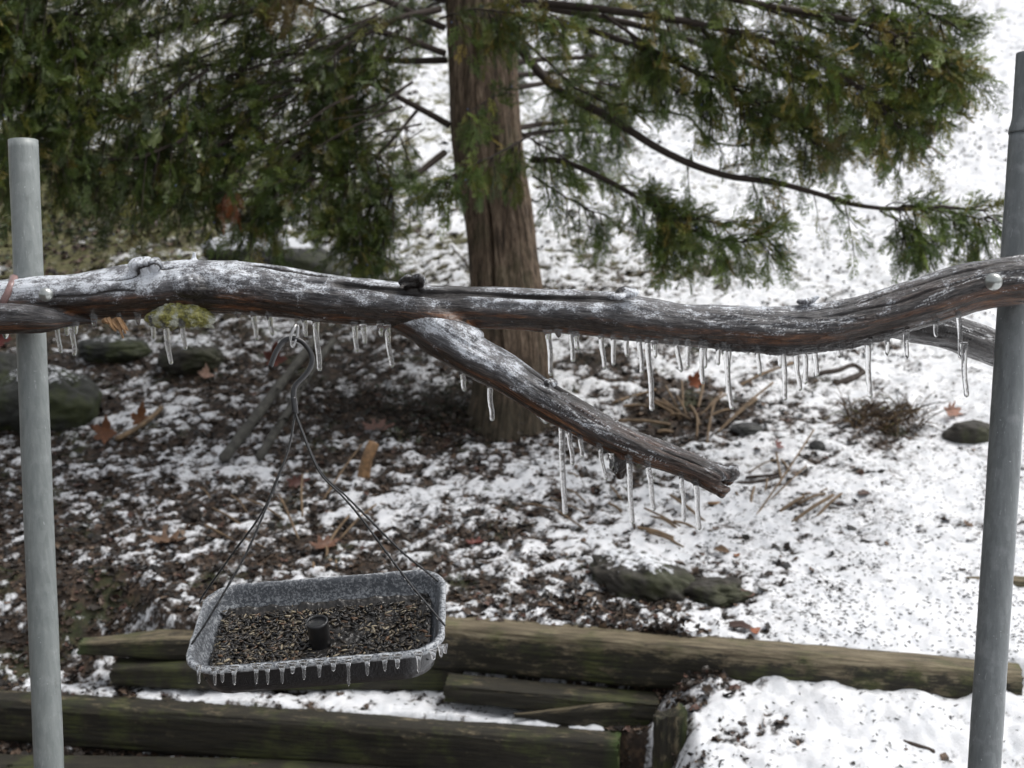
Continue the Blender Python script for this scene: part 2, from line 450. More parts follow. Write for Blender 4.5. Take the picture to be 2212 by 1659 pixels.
# ------------------------------------------------------------------ ground height
UP_S = np.array([2.95, 3.25, 4.31, 5.6, 10.4, 20, 45, 80]); UP_Z = np.array([-1.155, -1.10, -.876, -.517, 1.2, 4.6, 12.5, 20.0])
RT_S = np.array([-60, 0, 2.0, 2.5, 2.95]); RT_Z = np.array([-2.2, -1.62, -1.45, -1.32, -1.225])
LF_S = np.array([-60, 0, 2.0, 2.6, 2.62, 2.95]); LF_Z = np.array([-2.2, -1.62, -1.50, -1.45, -1.45, -1.45])
def G0(x, y):
    x = np.asarray(x, float); y = np.asarray(y, float)
    s = y + 0.2 * np.clip(x, -6, 6)
    up = np.interp(s, UP_S, UP_Z)
    r = np.interp(s, RT_S, RT_Z); l = np.interp(s, LF_S, LF_Z)
    e2 = 2.726 + (x + 1.595) * 0.0473          # front edge of the low timber
    l = l + 0.124 * sm(e2 + .03, e2 + .06, s)
    lr = sm(0.30, 0.42, x)
    lo = l * (1 - lr) + r * lr
    e1 = np.interp(x, [-1.7, -1.2, -.27, -.2, 1.2], [2.70, 2.83, 3.06, 3.005, 2.985]); wd = .03 + .28 * sm(-.85, -1.05, x)
    z = lo + (up - lo) * sm(0, 1, (s - e1) / wd)
    z = z + 0.06 * (vnoise(x * 0.8 + 5, y * 0.8, None, 3) - .5) * sm(3.0, 3.8, s) + 0.25 * (vnoise(x * 0.25, y * 0.25, None, 4) - .5) * sm(5.0, 9, s)
    return z + CAMZ
def hit(px, py, d0=2.2):
    d = FW + RT * ((px - 1106.0) / F) - UPV * ((py - 829.5) / F)
    Ds = np.concatenate([np.arange(d0, 8, 0.004), np.arange(8, 40, 0.03)])
    p = CP + Ds[:, None] * d
    k = np.argmax(p[:, 2] <= G0(p[:, 0], p[:, 1]))
    return p[k], Ds[k]

def gauss(x, y, px, py, rx, ry):
    c, _ = hit(px, py)
    return np.exp(-(((x - c[0]) / rx) ** 2 + ((y - c[1]) / ry) ** 2))
def snow_field(x, y):
    """snow coverage 0..1 (about 0.5 = edge)"""
    s = y + 0.2 * x
    v = x / np.maximum(y, 1.0)
    bias = 0.405 + 0.19 * sm(-0.20, 0.22, v + 0.04 * fbm(x * 1.5, y * 1.5, None, 60, 3)) - 0.05 * sm(-0.20, -0.38, v) * sm(8.0, 5.0, y)
    bias = bias + 0.10 * sm(4.6, 7.0, y) * sm(-0.35, -0.10, v)
    bias = bias + 0.06 * sm(2.96, 2.9, s) + 0.05 * sm(0.28, 0.36, v)
    n = 0.20 * fbm(x * 4.5, y * 8, None, 11, 3) + 0.42 * fbm(x * 26, y * 36, None, 12, 3, 0.7)
    f = bias + n * (1 - 0.45 * sm(0.15, 0.35, v))
    for (px, py, rx, ry, a) in ((1480, 905, .22, .22, -.36), (1000, 930, .30, .12, -.30), (800, 890, .32, .14, -.20), (640, 800, .35, .2, -.12), (1345, 1630, .04, .1, -.5), (1320, 1640, .05, .1, -.3), (1900, 930, .13, .14, -.25), (1440, 1270, .28, .14, -.16), (1300, 1320, .30, .12, -.10),
                                (480, 1080, .28, .16, -.05), (250, 1220, .4, .12, -.07), (80, 1420, .5, .10, -.05), (100, 700, .6, .5, -.15), (160, 470, 1.0, .8, -.2), (1480, 590, .45, .12, -.16), (1300, 780, .2, .1, -.25),
                                (420, 1000, .22, .1, .12), (760, 1080, .3, .2, .08), (330, 900, .2, .1, .12), (2000, 300, 1.2, 2.0, .05), (1900, 1350, .4, .25, .1), (2080, 1330, .3, .2, .1), (1700, 1100, .3, .2, .05),
                                (1390, 1610, .07, .12, -.5), (1425, 1500, .05, .05, -.5), (1550, 1480, .12, .02, -.2)):
        f = f + a * gauss(x, y, px, py, rx, ry)
    led = sm(2.80, 2.84, s) * sm(3.0, 2.97, s) * sm(.45, .3, x)
    f = f + led * (0.03 + .15 * sm(-.9, -.3, x))
    f = f - 0.2 * sm(2.79, 2.74, s) * sm(.35, .2, x)
    return np.clip(f, 0, 1)
def G(x, y):
    z = G0(x, y); f = snow_field(x, y)
    far = np.clip(np.asarray(y) / 3.0, 1, 3); s = y + .2 * np.clip(x, -6, 6)
    z = z + (.045 * vnoise(x * 11, y * 14, None, 25) * sm(2.72, 2.86, s) * sm(3.02, 2.97, s)) * sm(.42, .5, x) + .02 * fbm(x * 12, y * 14, None, 26, 3) * sm(2.85, 2.7, s)
    z = z + 0.009 * sm(0.36, 0.62, f) + 0.012 * far * fbm(x * 7, y * 9, None, 21, 4, .6) + 0.0065 * fbm(x * 36, y * 36, None, 22, 2) + .010 * fbm(x * 15, y * 15, None, 27, 2) * (far - 1)
    return z, f
def Gz(x, y): return G(np.atleast_1d(x), np.atleast_1d(y))[0]

ys = np.concatenate([[-6, -3, -1, 0, 0.6, 1.1, 1.5, 1.8, 2.0], np.exp(np.linspace(math.log(2.15), math.log(13.5), 860)), np.exp(np.linspace(math.log(14), math.log(78), 60))])
uc = np.linspace(-1, 1, 820)
uo = np.exp(np.linspace(math.log(1.004), math.log(18), 150))
us = np.concatenate([-uo[::-1], uc, uo])
Yg, Ug = np.meshgrid(ys, us, indexing='ij')
Xg = Ug * (0.56 * np.clip(Yg, 2, 14) + 0.3)
fine = (np.abs(Ug) < .995) & (Yg > 2.2) & (Yg < 13)
Xg = Xg + fine * U(-.38, .38, Xg.shape) * (2 / 820) * (0.56 * Yg + .3)
Yg = Yg + fine * U(-.38, .38, Yg.shape) * Yg * .00214
zz, ff = G(Xg.ravel(), Yg.ravel())
olive = sm(4.8, 6.5, Yg.ravel()) 
ground = mesh_np('ground', np.stack([Xg.ravel(), Yg.ravel(), zz], 1), grid_q(len(ys), len(us), False)[:, ::-1].copy()[:, ::-1], M['ground'], attrs={'snow': ff, 'olive': olive})
tag(ground, 'snow dusted hillside soil', None, None, 'structure')

# ------------------------------------------------------------------ posts
def post(px_top, py_top, px_bot, py_bot, D, rpx, mat, label, upper=None):
    r = rpx * D / F
    a = P(px_top, py_top, D); b = P(px_bot, py_bot, D)
    # keep the pole close to plumb: drop it along the same line down to the ground
    d = (b - a) / np.linalg.norm(b - a)
    L = (a[2] - G0(a[0], 1.5)) / -d[2] + 0.15
    base = a + d * L
    t = thing('steel_post', label, 'post', tuple(base))
    pts = np.array([a + d * s for s in np.linspace(0 if upper is None else upper, L, 160)])
    V, Q, _ = tube(pts, r, 48, cap=False)
    nn = fbm(V[:, 0] * 30, V[:, 1] * 30, V[:, 2] * 14, 40, 3)
    ax = pts.repeat(48, 0)
    V = ax + (V - ax) * (1 + 0.035 * nn)[:, None]
    mb = MB(); mb.add(V, Q)
    ri = r * 0.88
    V2, Q2, _ = tube(pts[:30], ri, 48, cap=False)
    mb.add(V2, Q2[:, ::-1])
    n0 = 0; n2 = len(V); j = np.arange(48); j2 = (j + 1) % 48
    mb.Q.append(np.stack([j2, j, j + n2, j2 + n2], 1))
    mb.build('pipe', mat, t)
    if upper is not None:
        pts = np.array([a + d * s for s in np.linspace(0, upper + 0.0, 50)])
        rr = np.full(50, r * 0.86); rr[-12:] = r * (0.86 + 0.14 * sm(0, 1, np.linspace(0, 1, 12))); rr[-5:] *= 1.03
        V, Q, T = tube(pts, rr, 48, cap=True)
        mb = MB(); mb.add(V, Q, T); mb.build('upper_pipe', mat, t)
    return t, a, d, r
pl = post(50, 303, 106, 1659, 1.64, 31, M['postL'], 'pale grey hollow steel post with its open top below the cedar crown')
pr = post(2226, 116, 2126, 1659, 1.48, 34, M['postR'], 'darker grey steel post with a swaged narrower top standing over the snow', upper=0.093)

# ------------------------------------------------------------------ the limb
def Dm(px): return 1.595 + (1.435 - 1.595) * (px - 60) / 2090.0
mo = np.array([(-150, 612, 690), (-60, 605, 700), (0, 600, 695), (60, 597, 692), (150, 590, 692), (250, 575, 695), (350, 562, 690), (420, 556, 682), (500, 560, 685), (600, 573, 690), (700, 589, 700), (800, 601, 706),
               (900, 612, 708), (1000, 617, 712), (1100, 620, 716), (1200, 622, 722), (1300, 627, 733), (1400, 640, 744), (1500, 655, 752), (1600, 659, 758), (1700, 660, 762), (1800, 650, 755), (1900, 628, 733), (2000, 598, 706),
               (2050, 580, 690), (2100, 566, 674), (2150, 556, 666), (2212, 548, 662), (2290, 545, 655), (2360, 550, 650)], float)
mc, mr = resample([P(x, (t + b) / 2, Dm(x)) for x, t, b in mo], 400, [(b - t) / 2 * Dm(x) / F * 0.935 for x, t, b in mo])
so = [(700, 655, 1.565, 22), (780, 664, 1.556, 27), (850, 678, 1.543, 33), (905, 702, 1.530, 37), (945, 728, 1.518, 41), (985, 750, 1.508, 43), (1030, 774, 1.502, 44), (1090, 804, 1.50, 42), (1160, 850, 1.49, 39), (1230, 890, 1.48, 37), (1300, 930, 1.475, 35), (1380, 968, 1.465, 34), (1450, 993, 1.46, 31), (1510, 1016, 1.455, 31), (1552, 1036, 1.452, 27)]
scn, sr = resample([P(a, b, d) for a, b, d, r in so], 200, [r * d / F for a, b, d, r in so])
lo = [(-150, 700, 1.585, 24), (-40, 692, 1.57, 33), (40, 690, 1.565, 33), (100, 692, 1.565, 27), (150, 692, 1.575, 15), (205, 694, 1.58, 5)]
lc, lr_ = resample([P(a, b, d) for a, b, d, r in lo], 80, [r * d / F for a, b, d, r in lo])
st = [(1880, 690, 1.50, 26), (1960, 700, 1.52, 30), (2040, 715, 1.54, 30), (2100, 735, 1.56, 30), (2150, 755, 1.58, 28), (2200, 775, 1.6, 24)]
stc, strr = resample([P(a, b, d) for a, b, d, r in st], 80, [r * 1.25 * d / F for a, b, d, r in st])
web = [(770, 650, 1.556, 34), (850, 662, 1.541, 40), (920, 684, 1.523, 43), (975, 719, 1.510, 42), (1020, 752, 1.503, 40)]
wc, wr = resample([P(a, b, d) for a, b, d, r in web], 60, [r * d / F for a, b, d, r in web])
mb = MB()
for c, r in ((mc, mr), (scn, sr), (lc, lr_), (stc, strr), (wc, wr)):
    V, Q, T = tube(c, r, 40); mb.add(V, Q, T)
def blob(px, py, D, rpx, sx=1, sy=1, sz=1, off=0):
    ph, th = np.meshgrid(np.linspace(0, math.pi, 13), np.linspace(0, 2 * math.pi, 20, endpoint=False), indexing='ij')
    r = rpx * D / F
    V = np.stack([np.sin(ph) * np.cos(th) * sx, np.sin(ph) * np.sin(th) * sy, np.cos(ph) * sz], -1).reshape(-1, 3) * r + P(px, py, D)
    return V, grid_q(13, 20)
KN = [(308, 574, 1.548, 21, 1.7, 1, .9), (335, 572, 1.542, 14, 1, 1, 1), (412, 618, 1.535, 27, 1.4, .8, .9), (435, 604, 1.54, 14, 1, 1, 1), (886, 612, 1.51, 20, 1.6, .8, .8), (905, 606, 1.505, 13, 1, 1, 1), (868, 620, 1.50, 10, 1.3, 1, .8), (1350, 632, 1.47, 16, 2, 1, .8),
      (1018, 738, 1.49, 13, 1, .8, 1), (1340, 1005, 1.47, 19, 1, 1, 1.3), (1230, 630, 1.5, 9, 3, 1, .8), (1190, 826, 1.46, 12, 1.5, 1, .8), (1330, 640, 1.46, 12, 2, 1, .6), (1740, 652, 1.455, 9, 2.4, 1, .6), (500, 575, 1.56, 13, 2.5, 1, .6)]
for k in KN:
    V, Q = blob(*k[:4], *k[4:]); mb.add(V, Q)
for (x0, y0, x1, y1, D, r) in ((418, 565, 421, 541, 1.57, 8), (608, 632, 611, 614, 1.53, 6), (655, 660, 657, 642, 1.53, 4), (1750, 650, 1772, 640, 1.455, 4.5), (1525, 1020, 1596, 1021, 1.452, 15), (1520, 1038, 1568, 1068, 1.447, 14), (1530, 1030, 1580, 1040, 1.462, 12), (1335, 1000, 1342, 1035, 1.47, 9)):
    V, Q, T = tube(resample([P(x0, y0, D), P(x1, y1, D - .003)], 8), r * D / F, 14); mb.add(V, Q, T)
tmp = mb.build('wood', None, None, True)
rm = tmp.modifiers.new('r', 'REMESH'); rm.mode = 'VOXEL'; rm.voxel_size = 0.0011; rm.use_smooth_shade = True
smo = tmp.modifiers.new('s', 'SMOOTH'); smo.iterations = 55; smo.factor = 0.6
dg = bpy.context.evaluated_depsgraph_get()
me = bpy.data.meshes.new_from_object(tmp.evaluated_get(dg))
V = np.empty(len(me.vertices) * 3, np.float32); me.vertices.foreach_get('co', V); V = V.reshape(-1, 3).astype(float)
Nn = np.empty(len(me.vertices) * 3, np.float32); me.vertices.foreach_get('normal', Nn); Nn = Nn.reshape(-1, 3).astype(float)
bpy.data.objects.remove(tmp)
best = np.full(len(V), 1e9); along = np.zeros(len(V)); cth = np.zeros(len(V)); sth = np.zeros(len(V)); cid = np.zeros(len(V), int); pxp = np.zeros(len(V))
for ci, (c, r) in enumerate(((mc, mr), (scn, sr), (lc, lr_), (stc, strr))):
    T, N, B = frames(c); arc = np.concatenate([[0], np.cumsum(np.linalg.norm(np.diff(c, axis=0), axis=1))])
    for a in range(0, len(V), 20000):
        v = V[a:a + 20000]
        d2 = ((v[:, None] - c[None]) ** 2).sum(-1); k = d2.argmin(1)
        d = np.sqrt(d2[np.arange(len(v)), k]) - r[k]
        rel = v - c[k]; n1 = (rel * N[k]).sum(1); n2 = (rel * B[k]).sum(1); L = np.hypot(n1, n2) + 1e-9
        u = d < best[a:a + 20000] - (0.002 if ci else 0)
        ix = np.arange(a, a + len(v))[u]
        best[ix] = d[u]; along[ix] = arc[k][u] + (rel * T[k]).sum(1)[u] + ci * 5; cth[ix] = (n1 / L)[u]; sth[ix] = (n2 / L)[u]; cid[ix] = ci
pxp = 1106 + F * (V[:, 0]) / ((V - CP) @ FW)
# which side faces the camera: sign of B
front = -((V - mc[np.clip(np.searchsorted(mc[:, 0], V[:, 0]), 0, len(mc) - 1)])[:, 1])
g = np.stack([along, cth, sth], 1)
thc = np.degrees(np.arctan2(np.where(sth * 1.0 > 0, 1, -1) * np.abs(sth), cth))
Tm, Nm, Bm = frames(mc)
sgn = -1.0 if Bm[200][1] > 0 else 1.0
tht = np.degrees(np.arctan2(sgn * sth, cth))        # 0 = top, +90 = towards the camera
knm = np.zeros(len(V))
for k in KN:
    kp = P(k[0], k[1], k[2]); knm = np.maximum(knm, np.exp(-((V - kp) ** 2).sum(1) / (k[3] * 1.35 * k[2] / F) ** 2))
vx, vy, vz = V[:, 0], V[:, 1], V[:, 2]
disp = 0.0038 * fbm(along * 13, cth * 1.5, sth * 1.5, 31, 3) + 0.0012 * fbm(along * 22, cth * 5, sth * 5, 32, 4, .6)
tipm = np.exp(-((V - P(1575, 1042, 1.45)) ** 2).sum(1) / .022 ** 2)
disp += tipm * .005 * fbm(vx * 160, vy * 160, vz * 160, 48, 3, .6)
disp += knm * (0.0035 * fbm(vx * 150, vy * 150, vz * 150, 45, 4, .6) + .0012)
fibn = fbm(along * 12, cth * 16, sth * 16, 33, 3, .6)
disp += 0.0004 * fibn
def groove(c0, width, depth, x0, x1, wob, curve=0, seed=50):
    w_ = sm(x0, x0 + 60, pxp) * sm(x1, x1 - 60, pxp) * (cid == curve)
    cc = c0 + wob * fbm(along * 10, along * 0 + 1.3, None, seed, 3) * 2
    wd = width * (0.6 + 0.8 * vnoise(along * 30, along * 0 + 4.4, None, seed + 1))
    return w_ * np.exp(-((tht - cc) / wd) ** 2) * depth
crack = groove(42, 9, 1.2, 700, 1370, 5, 0, 50) + groove(24, 5, .8, 520, 760, 8, 0, 52) + groove(50, 3, .35, 200, 420, 12, 0, 54) + groove(60, 3, .4, 1750, 2100, 10, 0, 56) + groove(35, 3, .4, 1700, 2290, 8, 0, 57) \
      + groove(80, 4, .4, 60, 330, 12, 0, 58) + groove(20, 7, .9, 1110, 1260, 10, 1, 59) + groove(55, 4, .5, 1400, 1560, 8, 1, 61)
crack = np.clip(crack, 0, 1)
kdark = sm(.35, .8, knm) * sm(.05, -.15, fbm(vx * 120, vy * 120, vz * 120, 46, 3, .6))
disp -= 0.0048 * crack
# flaking skin: shallow step with a frosted edge
pn = fbm(along * 11, cth * 2.6, sth * 2.6, 35, 5, .6) 
pz = np.where(cid == 1, sm(1120, 1180, pxp) * 1.0, sm(1480, 1560, pxp) * 0.8 + sm(420, 520, pxp) * sm(760, 700, pxp) * .6)
pth = np.where(cid == 1, 0.02, 0.12)
stepm = sm(-.012, .012, pn - pth) * pz
disp += -0.0013 * stepm + 0.0008 * pz
rim = np.exp(-((pn - pth) / 0.020) ** 2) * pz * sm(95, 60, np.abs(tht - 20)) * sm(.42, .55, vnoise(along * 25, cth * 3, sth * 3, 37))
V = V + Nn * disp[:, None]
knm = np.where(cid == 3, 0, knm)
# rough broken bark hanging under the right half
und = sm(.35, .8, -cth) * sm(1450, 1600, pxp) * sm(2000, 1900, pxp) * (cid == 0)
V = V + Nn * (und * (0.002 + 0.0035 * fbm(along * 60, cth * 20, sth * 20, 39, 3)))[:, None]
# frost map
zt = sm(-0.15, 0.75, np.cos(np.radians(tht - 18)))
big = fbm(along * 9, cth * .8, sth * .8, 41, 3)
pxq = pxp
fmain = 0.50 + 0.30 * sm(620, 300, pxq) + 0.12 * np.exp(-((pxq - 830) / 70) ** 2) + .12 * np.exp(-((pxq - 1200) / 130) ** 2) - 0.34 * np.exp(-((pxq - 990) / 45) ** 2) - 0.14 * sm(1400, 1480, pxq) + .10 * np.exp(-((pxq - 1650) / 110) ** 2) - 0.12 * sm(1850, 2000, pxq)
fside = 0.66 - 0.45 * sm(1090, 1230, pxq)
fq = np.where(cid == 1, fside, np.where(cid == 0, fmain, np.where(cid == 2, 0.35, .25)))
frost = np.clip((fq + 0.30 * big) * zt, 0, 1)
frost = np.where(crack > .3, frost * .2, frost)
topside = np.clip(sm(-0.10, 0.32, np.cos(np.radians(tht - 10)) + 0.28 * fbm(along * 18, cth * 3, sth * 3, 43, 4)), 0, 1)
topside = topside * np.where(cid == 1, 1 - .55 * sm(1180, 1300, pxp), np.where(pxp > 1850, .8, 1))
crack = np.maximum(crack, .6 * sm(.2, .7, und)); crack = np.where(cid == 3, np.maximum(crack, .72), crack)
crack = np.maximum(crack, .75 * np.exp(-(((V - P(438, 640, 1.535)) ** 2).sum(1) / .020 ** 2) ** 2))  # shade of the cavity under the knot, painted dark into the colour
me.vertices.foreach_set('co', V.astype(np.float32).ravel())
for k, a in (('frost', frost), ('topside', topside), ('rim', np.clip(rim, 0, 1)), ('crack', np.clip(crack * 1.5 + kdark, 0, 1) * .93)):
    at = me.attributes.new(k, 'FLOAT', 'POINT'); at.data.foreach_set('value', a.astype(np.float32))
at = me.attributes.new('grain', 'FLOAT_VECTOR', 'POINT'); at.data.foreach_set('vector', g.astype(np.float32).ravel())
me.materials.clear(); me.materials.append(M['wood'])
me.polygons.foreach_set('use_smooth', np.full(len(me.polygons), True)); me.update()
limb = thing('tree_limb', 'long forked dead limb glazed with frost and icicles, bolted across both steel posts', 'tree limb', tuple(P(1106, 670, Dm(1106))))
wood = bpy.data.objects.new('wood', me); COL.objects.link(wood); wood.parent = limb; wood.location = -limb.location

# bolts
def dome(px, py, D, rpx, parent, name='bolt'):
    r = rpx * D / F; c = P(px, py, D)
    pr_ = np.array([(0, 0), (r * .98, 0), (r, r * .12), (r * .93, r * .38), (r * .72, r * .66), (r * .4, r * .82), (0.0001, r * .88)])
    d = (CP - c); d /= np.linalg.norm(d); d = d * .6 + np.array([0, -1, 0]) * .4; d /= np.linalg.norm(d)
    x = np.cross(d, [0, 0, 1]); x /= np.linalg.norm(x); y = np.cross(x, d)
    th = np.linspace(0, 2 * math.pi, 28, endpoint=False)
    V = np.array([[c + d * (h - .006) + (x * math.cos(t) + y * math.sin(t)) * q for t in th] for q, h in pr_]).reshape(-1, 3)
    V2, Q2, T2 = tube([c - d * .004, c - d * .06], r * .35, 12)
    m_ = MB(); m_.add(V, grid_q(len(pr_), 28)); m_.add(V2, Q2, T2)
    return m_.build(name, M['steel'], parent)
dome(98, 637, 1.546, 15.5, limb); dome(2148, 609, 1.382, 19, limb)

# lichen clump and torn flake under the limb
V, Q = blob(388, 672, 1.555, 52, 1.15, .42, .42)
n = fbm(V[:, 0] * 60, V[:, 1] * 60, V[:, 2] * 60, 70, 4); c = P(388, 672, 1.555)
ph, th = np.meshgrid(np.linspace(0, math.pi, 60), np.linspace(0, 2 * math.pi, 90, endpoint=False), indexing='ij')
r = 52 * 1.55 / F
S = np.stack([np.sin(ph) * np.cos(th) * 1.15, np.sin(ph) * np.sin(th) * .45, np.cos(ph) * .5], -1).reshape(-1, 3)
n = fbm(S[:, 0] * 3, S[:, 1] * 4, S[:, 2] * 4, 71, 5, .6)
S = S * (1 + .38 * n)[:, None]
S[:, 2] -= 0.12 * S[:, 0] ** 2 + 0.12 * (S[:, 0] > .3) * (S[:, 0] - .3)
lichen = mesh_np('lichen_clump', S * r * 1.17 + c + np.array([.003, -.006, -.003]), grid_q(60, 90), M['moss'], limb)
fl = MB()
for k in range(9):
    x0 = 222 + k * 5 + U(-2, 2)
    a = P(x0, 690 + U(-2, 4), 1.555 + U(-.004, .004)); b = P(x0 + 12 + k * .5, 728 - abs(k - 6) * 5 + U(-6, 4), 1.55 + U(-.004, .004))
    V, Q, T = tube(resample([a, (a + b) / 2 + np.array([U(-.002, .002), -.003, 0]), b], 8), np.linspace(.0032, .0012, 8), 6); fl.add(V, Q, T)
fl.build('torn_bark_flake', M['flake'], limb, False)
# red tape-like strip of inner bark at the far left
rb = resample([P(30, 600, 1.597), P(24, 618, 1.578), P(12, 645, 1.573), P(0, 668, 1.577)], 20)
V, Q, T = tube(rb, .0050, 16); V = V + 0.0012 * fbm(V[:, 0] * 200, V[:, 1] * 200, V[:, 2] * 200, 5)[:, None]
m_ = MB(); m_.add(V, Q, T); m_.build('reddish_bark_strip', mat_simple('reddish_bark', (0.22, 0.13, 0.12), .5, 0, .4, 80, .6), limb)

# ------------------------------------------------------------------ icicles
def icicle(x0, y0, x1, y1, D, parent, w=5.2, wob=1.5, flare=1.5, name='icicle', tip=1.0, short=False):
    L = math.hypot(x1 - x0, y1 - y0); n = max(10, int(L / 3.5))
    t = np.linspace(0, 1, n)
    wx = wob * .7 * np.sin(t * U(5, 11) + U(0, 6)) * np.minimum(1, t * 3); 
    top_ext = 6
    px = x0 + (x1 - x0) * t ** U(.85, 1.2) + wx; py = y0 - top_ext + (y1 - y0 + top_ext) * t
    prof = 1 + (flare - 1) * np.exp(-t * L / 9) - 0.22 * t
    prof = prof * (1 + .10 * fbm(t * L / 12, t * 0 + U(0, 50), None, 3, 2))
    prof = prof * np.where(t > .9, 1.06, 1)
    e = np.minimum(1, (1 - t) * L / 7.0); prof = prof * np.sqrt(np.clip(1 - (1 - e) ** 2, 0.0, 1)) 
    prof[-1] = .03
    pts = np.array([P(a, b, D) for a, b in zip(px, py)])
    V, Q, T = tube(pts, prof * w * D / F, 12, ref=(0, 1, 0))
    m_ = MB(); m_.add(V, Q, T)
    return m_.build(name, M['ice'], parent)
IC = [(118.6,679,132,765),(145,703,145,727),(154,695,162,770),(163,700,163,724),(150,668,151,687),(12,720,12,734),(203,685,204,708),(258,679,259,697),(297,680,299.5,702),(328,688,332,734),(357,698,369,789),(372,696,373.5,710),(393,694,400.5,757),
 (513,676,515,688),(547,679,556,737),(581,683,589,727),(656,686,661,730),(682,690,690.5,803),(765,702,771.5,762.5),(784.5,706,789,745.5),(821.5,706,823,729.5),(835,708,846.7,796),(1183.5,719,1191,813),(1206,718,1207,730),(1233,705,1237,784),(1243.5,722,1248,758),
 (1298,723,1305.5,799),(1324,722,1326,791),(1351.7,718,1354.6,772),(1380.6,725,1387,809),(1398,722,1409.5,889),(1414,742,1416,775),(1439,722,1439,744),(1457.5,725,1470.7,805),(1483,714,1486.5,797),(1514,733,1518.4,831),(1522,740,1523.6,797),(1549.5,733,1552.5,790),
 (1562.7,745,1580.7,886),(1573,733,1574.7,797),(1634.8,745,1641.5,812),(1689.6,729,1697,866),(1683,755,1687,795),(1716.6,752,1728,845.6),(1737,729,1741,831),(1759.8,725,1764,815),(1806,725,1813.5,774),(1873.5,738,1879,861),(1916,726,1917,769),(1957,718,1959,775),
 (2021,690,2022,730),(2068.5,662,2076,775),(2081,745,2087,859),(1826,705,1827,720),(2024,678,2024,700)]
for (x0, y0, x1, y1) in IC:
    L = y1 - y0
    icicle(x0, y0, x1, y1, Dm(x0) - (.028 if x0 in (357, 328, 372, 393) else .012), lichen if x0 in (357, 328, 372, 393) else limb, w=4.9 + min(L, 120) / 120 * 1.7, wob=min(1.6, L / 50), flare=1.7 if L > 30 else 2.0)
for (x0, y0, x1, y1, d, w_) in ((997,806,1004,847,1.50,6.5),(1057,826,1063,911,1.497,7),(1166,898,1182,916,1.485,9),(1213,910,1220,1113,1.475,8),(1228,918,1238,1006,1.472,6.5),(1253,933,1257.4,990,1.47,6),(1294,962,1309,1039,1.465,6),(1320,985,1322,1015,1.46,6.5),
        (1358,990,1365.5,1132,1.455,7),(1399,1000,1413.6,1105,1.452,7),(1471,1026,1479,1128,1.45,6),(1502,1036,1511,1146,1.448,7),(1245,926,1252,945,1.47,5),(1330,1005,1331,1025,1.46,5)):
    icicle(x0, y0, x1, y1, d, limb, w=w_ * .92, wob=1.6, flare=1.35)

# ------------------------------------------------------------------ screw link + bird feeder
lk = [P(644, 703, 1.522), P(643, 720, 1.520), P(638, 738, 1.518), P(631, 749, 1.516), P(627, 742, 1.514), P(629, 724, 1.513), P(636, 708, 1.515), P(641, 700, 1.52)]
V, Q, T = tube(resample(lk, 40), 3.4 * 1.52 / F, 10, ref=(0, 1, 0)); m_ = MB(); m_.add(V, Q, T); m_.build('hanging_link', M['link'], limb)
FL, FR, BL, BR = P(404, 1449, 1.475), P(968, 1409, 1.475), P(438, 1272, 1.635), P(952, 1226, 1.635)
cen = (FL + FR + BL + BR) / 4
ex = (FR - FL + BR - BL); W = np.linalg.norm(ex) / 2; ex /= np.linalg.norm(ex)
ey = (BL - FL + BR - FR); Hh = np.linalg.norm(ey) / 2; ey = ey - ex * (ey @ ex); ey /= np.linalg.norm(ey); ez = np.cross(ex, ey)
def TL(x, y, z): return cen + ex * x + ey * y + ez * z
feeder = thing('bird_feeder', 'black rectangular tray bird feeder rimmed with ice, hanging by wires from a black hook', 'bird feeder', tuple(TL(0, 0, -.038)))
def rrect(hw, hh, rc, n=18):
    out = []
    for cx, cy, a0 in ((hw - rc, hh - rc, 0), (-hw + rc, hh - rc, 90), (-hw + rc, -hh + rc, 180), (hw - rc, -hh + rc, 270)):
        for k in range(n):
            a = math.radians(a0 + 90 * k / (n - 1)); out.append((cx + rc * math.cos(a), cy + rc * math.sin(a)))
    # add points on straights
    o = np.array(out); res = []
    for k in range(len(o)):
        a, b = o[k], o[(k + 1) % len(o)]; L = np.linalg.norm(b - a); m = max(1, int(L / .006))
        for q in range(m): res.append(a + (b - a) * q / m)
    return np.array(res)
base = rrect(W / 2, Hh / 2, .040)
def inset(d):
    o = rrect(W / 2, Hh / 2, .040); k = np.array([(W / 2 - d) / (W / 2), (Hh / 2 - d) / (Hh / 2)]); return o * k
prof = [(.060, -.0515, 0), (.022, -.051, 0), (.015, -.046, 0), (.0115, -.032, .0), (.009, -.014, .05), (.0065, -.005, .2), (.0005, -.0065, .8), (-.0015, -.003, .9), (-.0008, .0008, .85), (.002, .0022, .75), (.0050, .0016, .55), (.0072, -.002, .6), (.0095, -.010, .58), (.0130, -.022, .68), (.017, -.030, .6), (.023, -.0345, .1), (.060, -.035, 0)]
rings = []; fr = []
for d, z, f in prof:
    b = inset(d); rings.append(np.array([TL(x, y, z) for x, y in b])); fr.append(np.full(len(b), f))
ns = len(base)
V = np.concatenate(rings); fr = np.concatenate(fr)
nz = fbm(V[:, 0] * 90, V[:, 1] * 90, V[:, 2] * 90, 81, 3)
V = V + (nz * .0011 * (fr > .2))[:, None] * ez + (fbm(V[:, 0] * 60, V[:, 1] * 60, V[:, 2] * 60, 82, 3) * .0016 * (fr > .8))[:, None] * -ex * np.sign((V - cen) @ ex)[:, None]
m_ = MB(); m_.add(V, grid_q(len(prof), ns))
o0 = (len(prof) - 1) * ns; j = np.arange(ns)
m_.V.append(np.array([TL(0, 0, -.035), TL(0, 0, -.0515)])); m_.n += 2
m_.T.append(np.stack([j + o0, (j + 1) % ns + o0, np.full(ns, len(V))], 1)); m_.T.append(np.stack([(j + 1) % ns, j, np.full(ns, len(V) + 1)], 1))
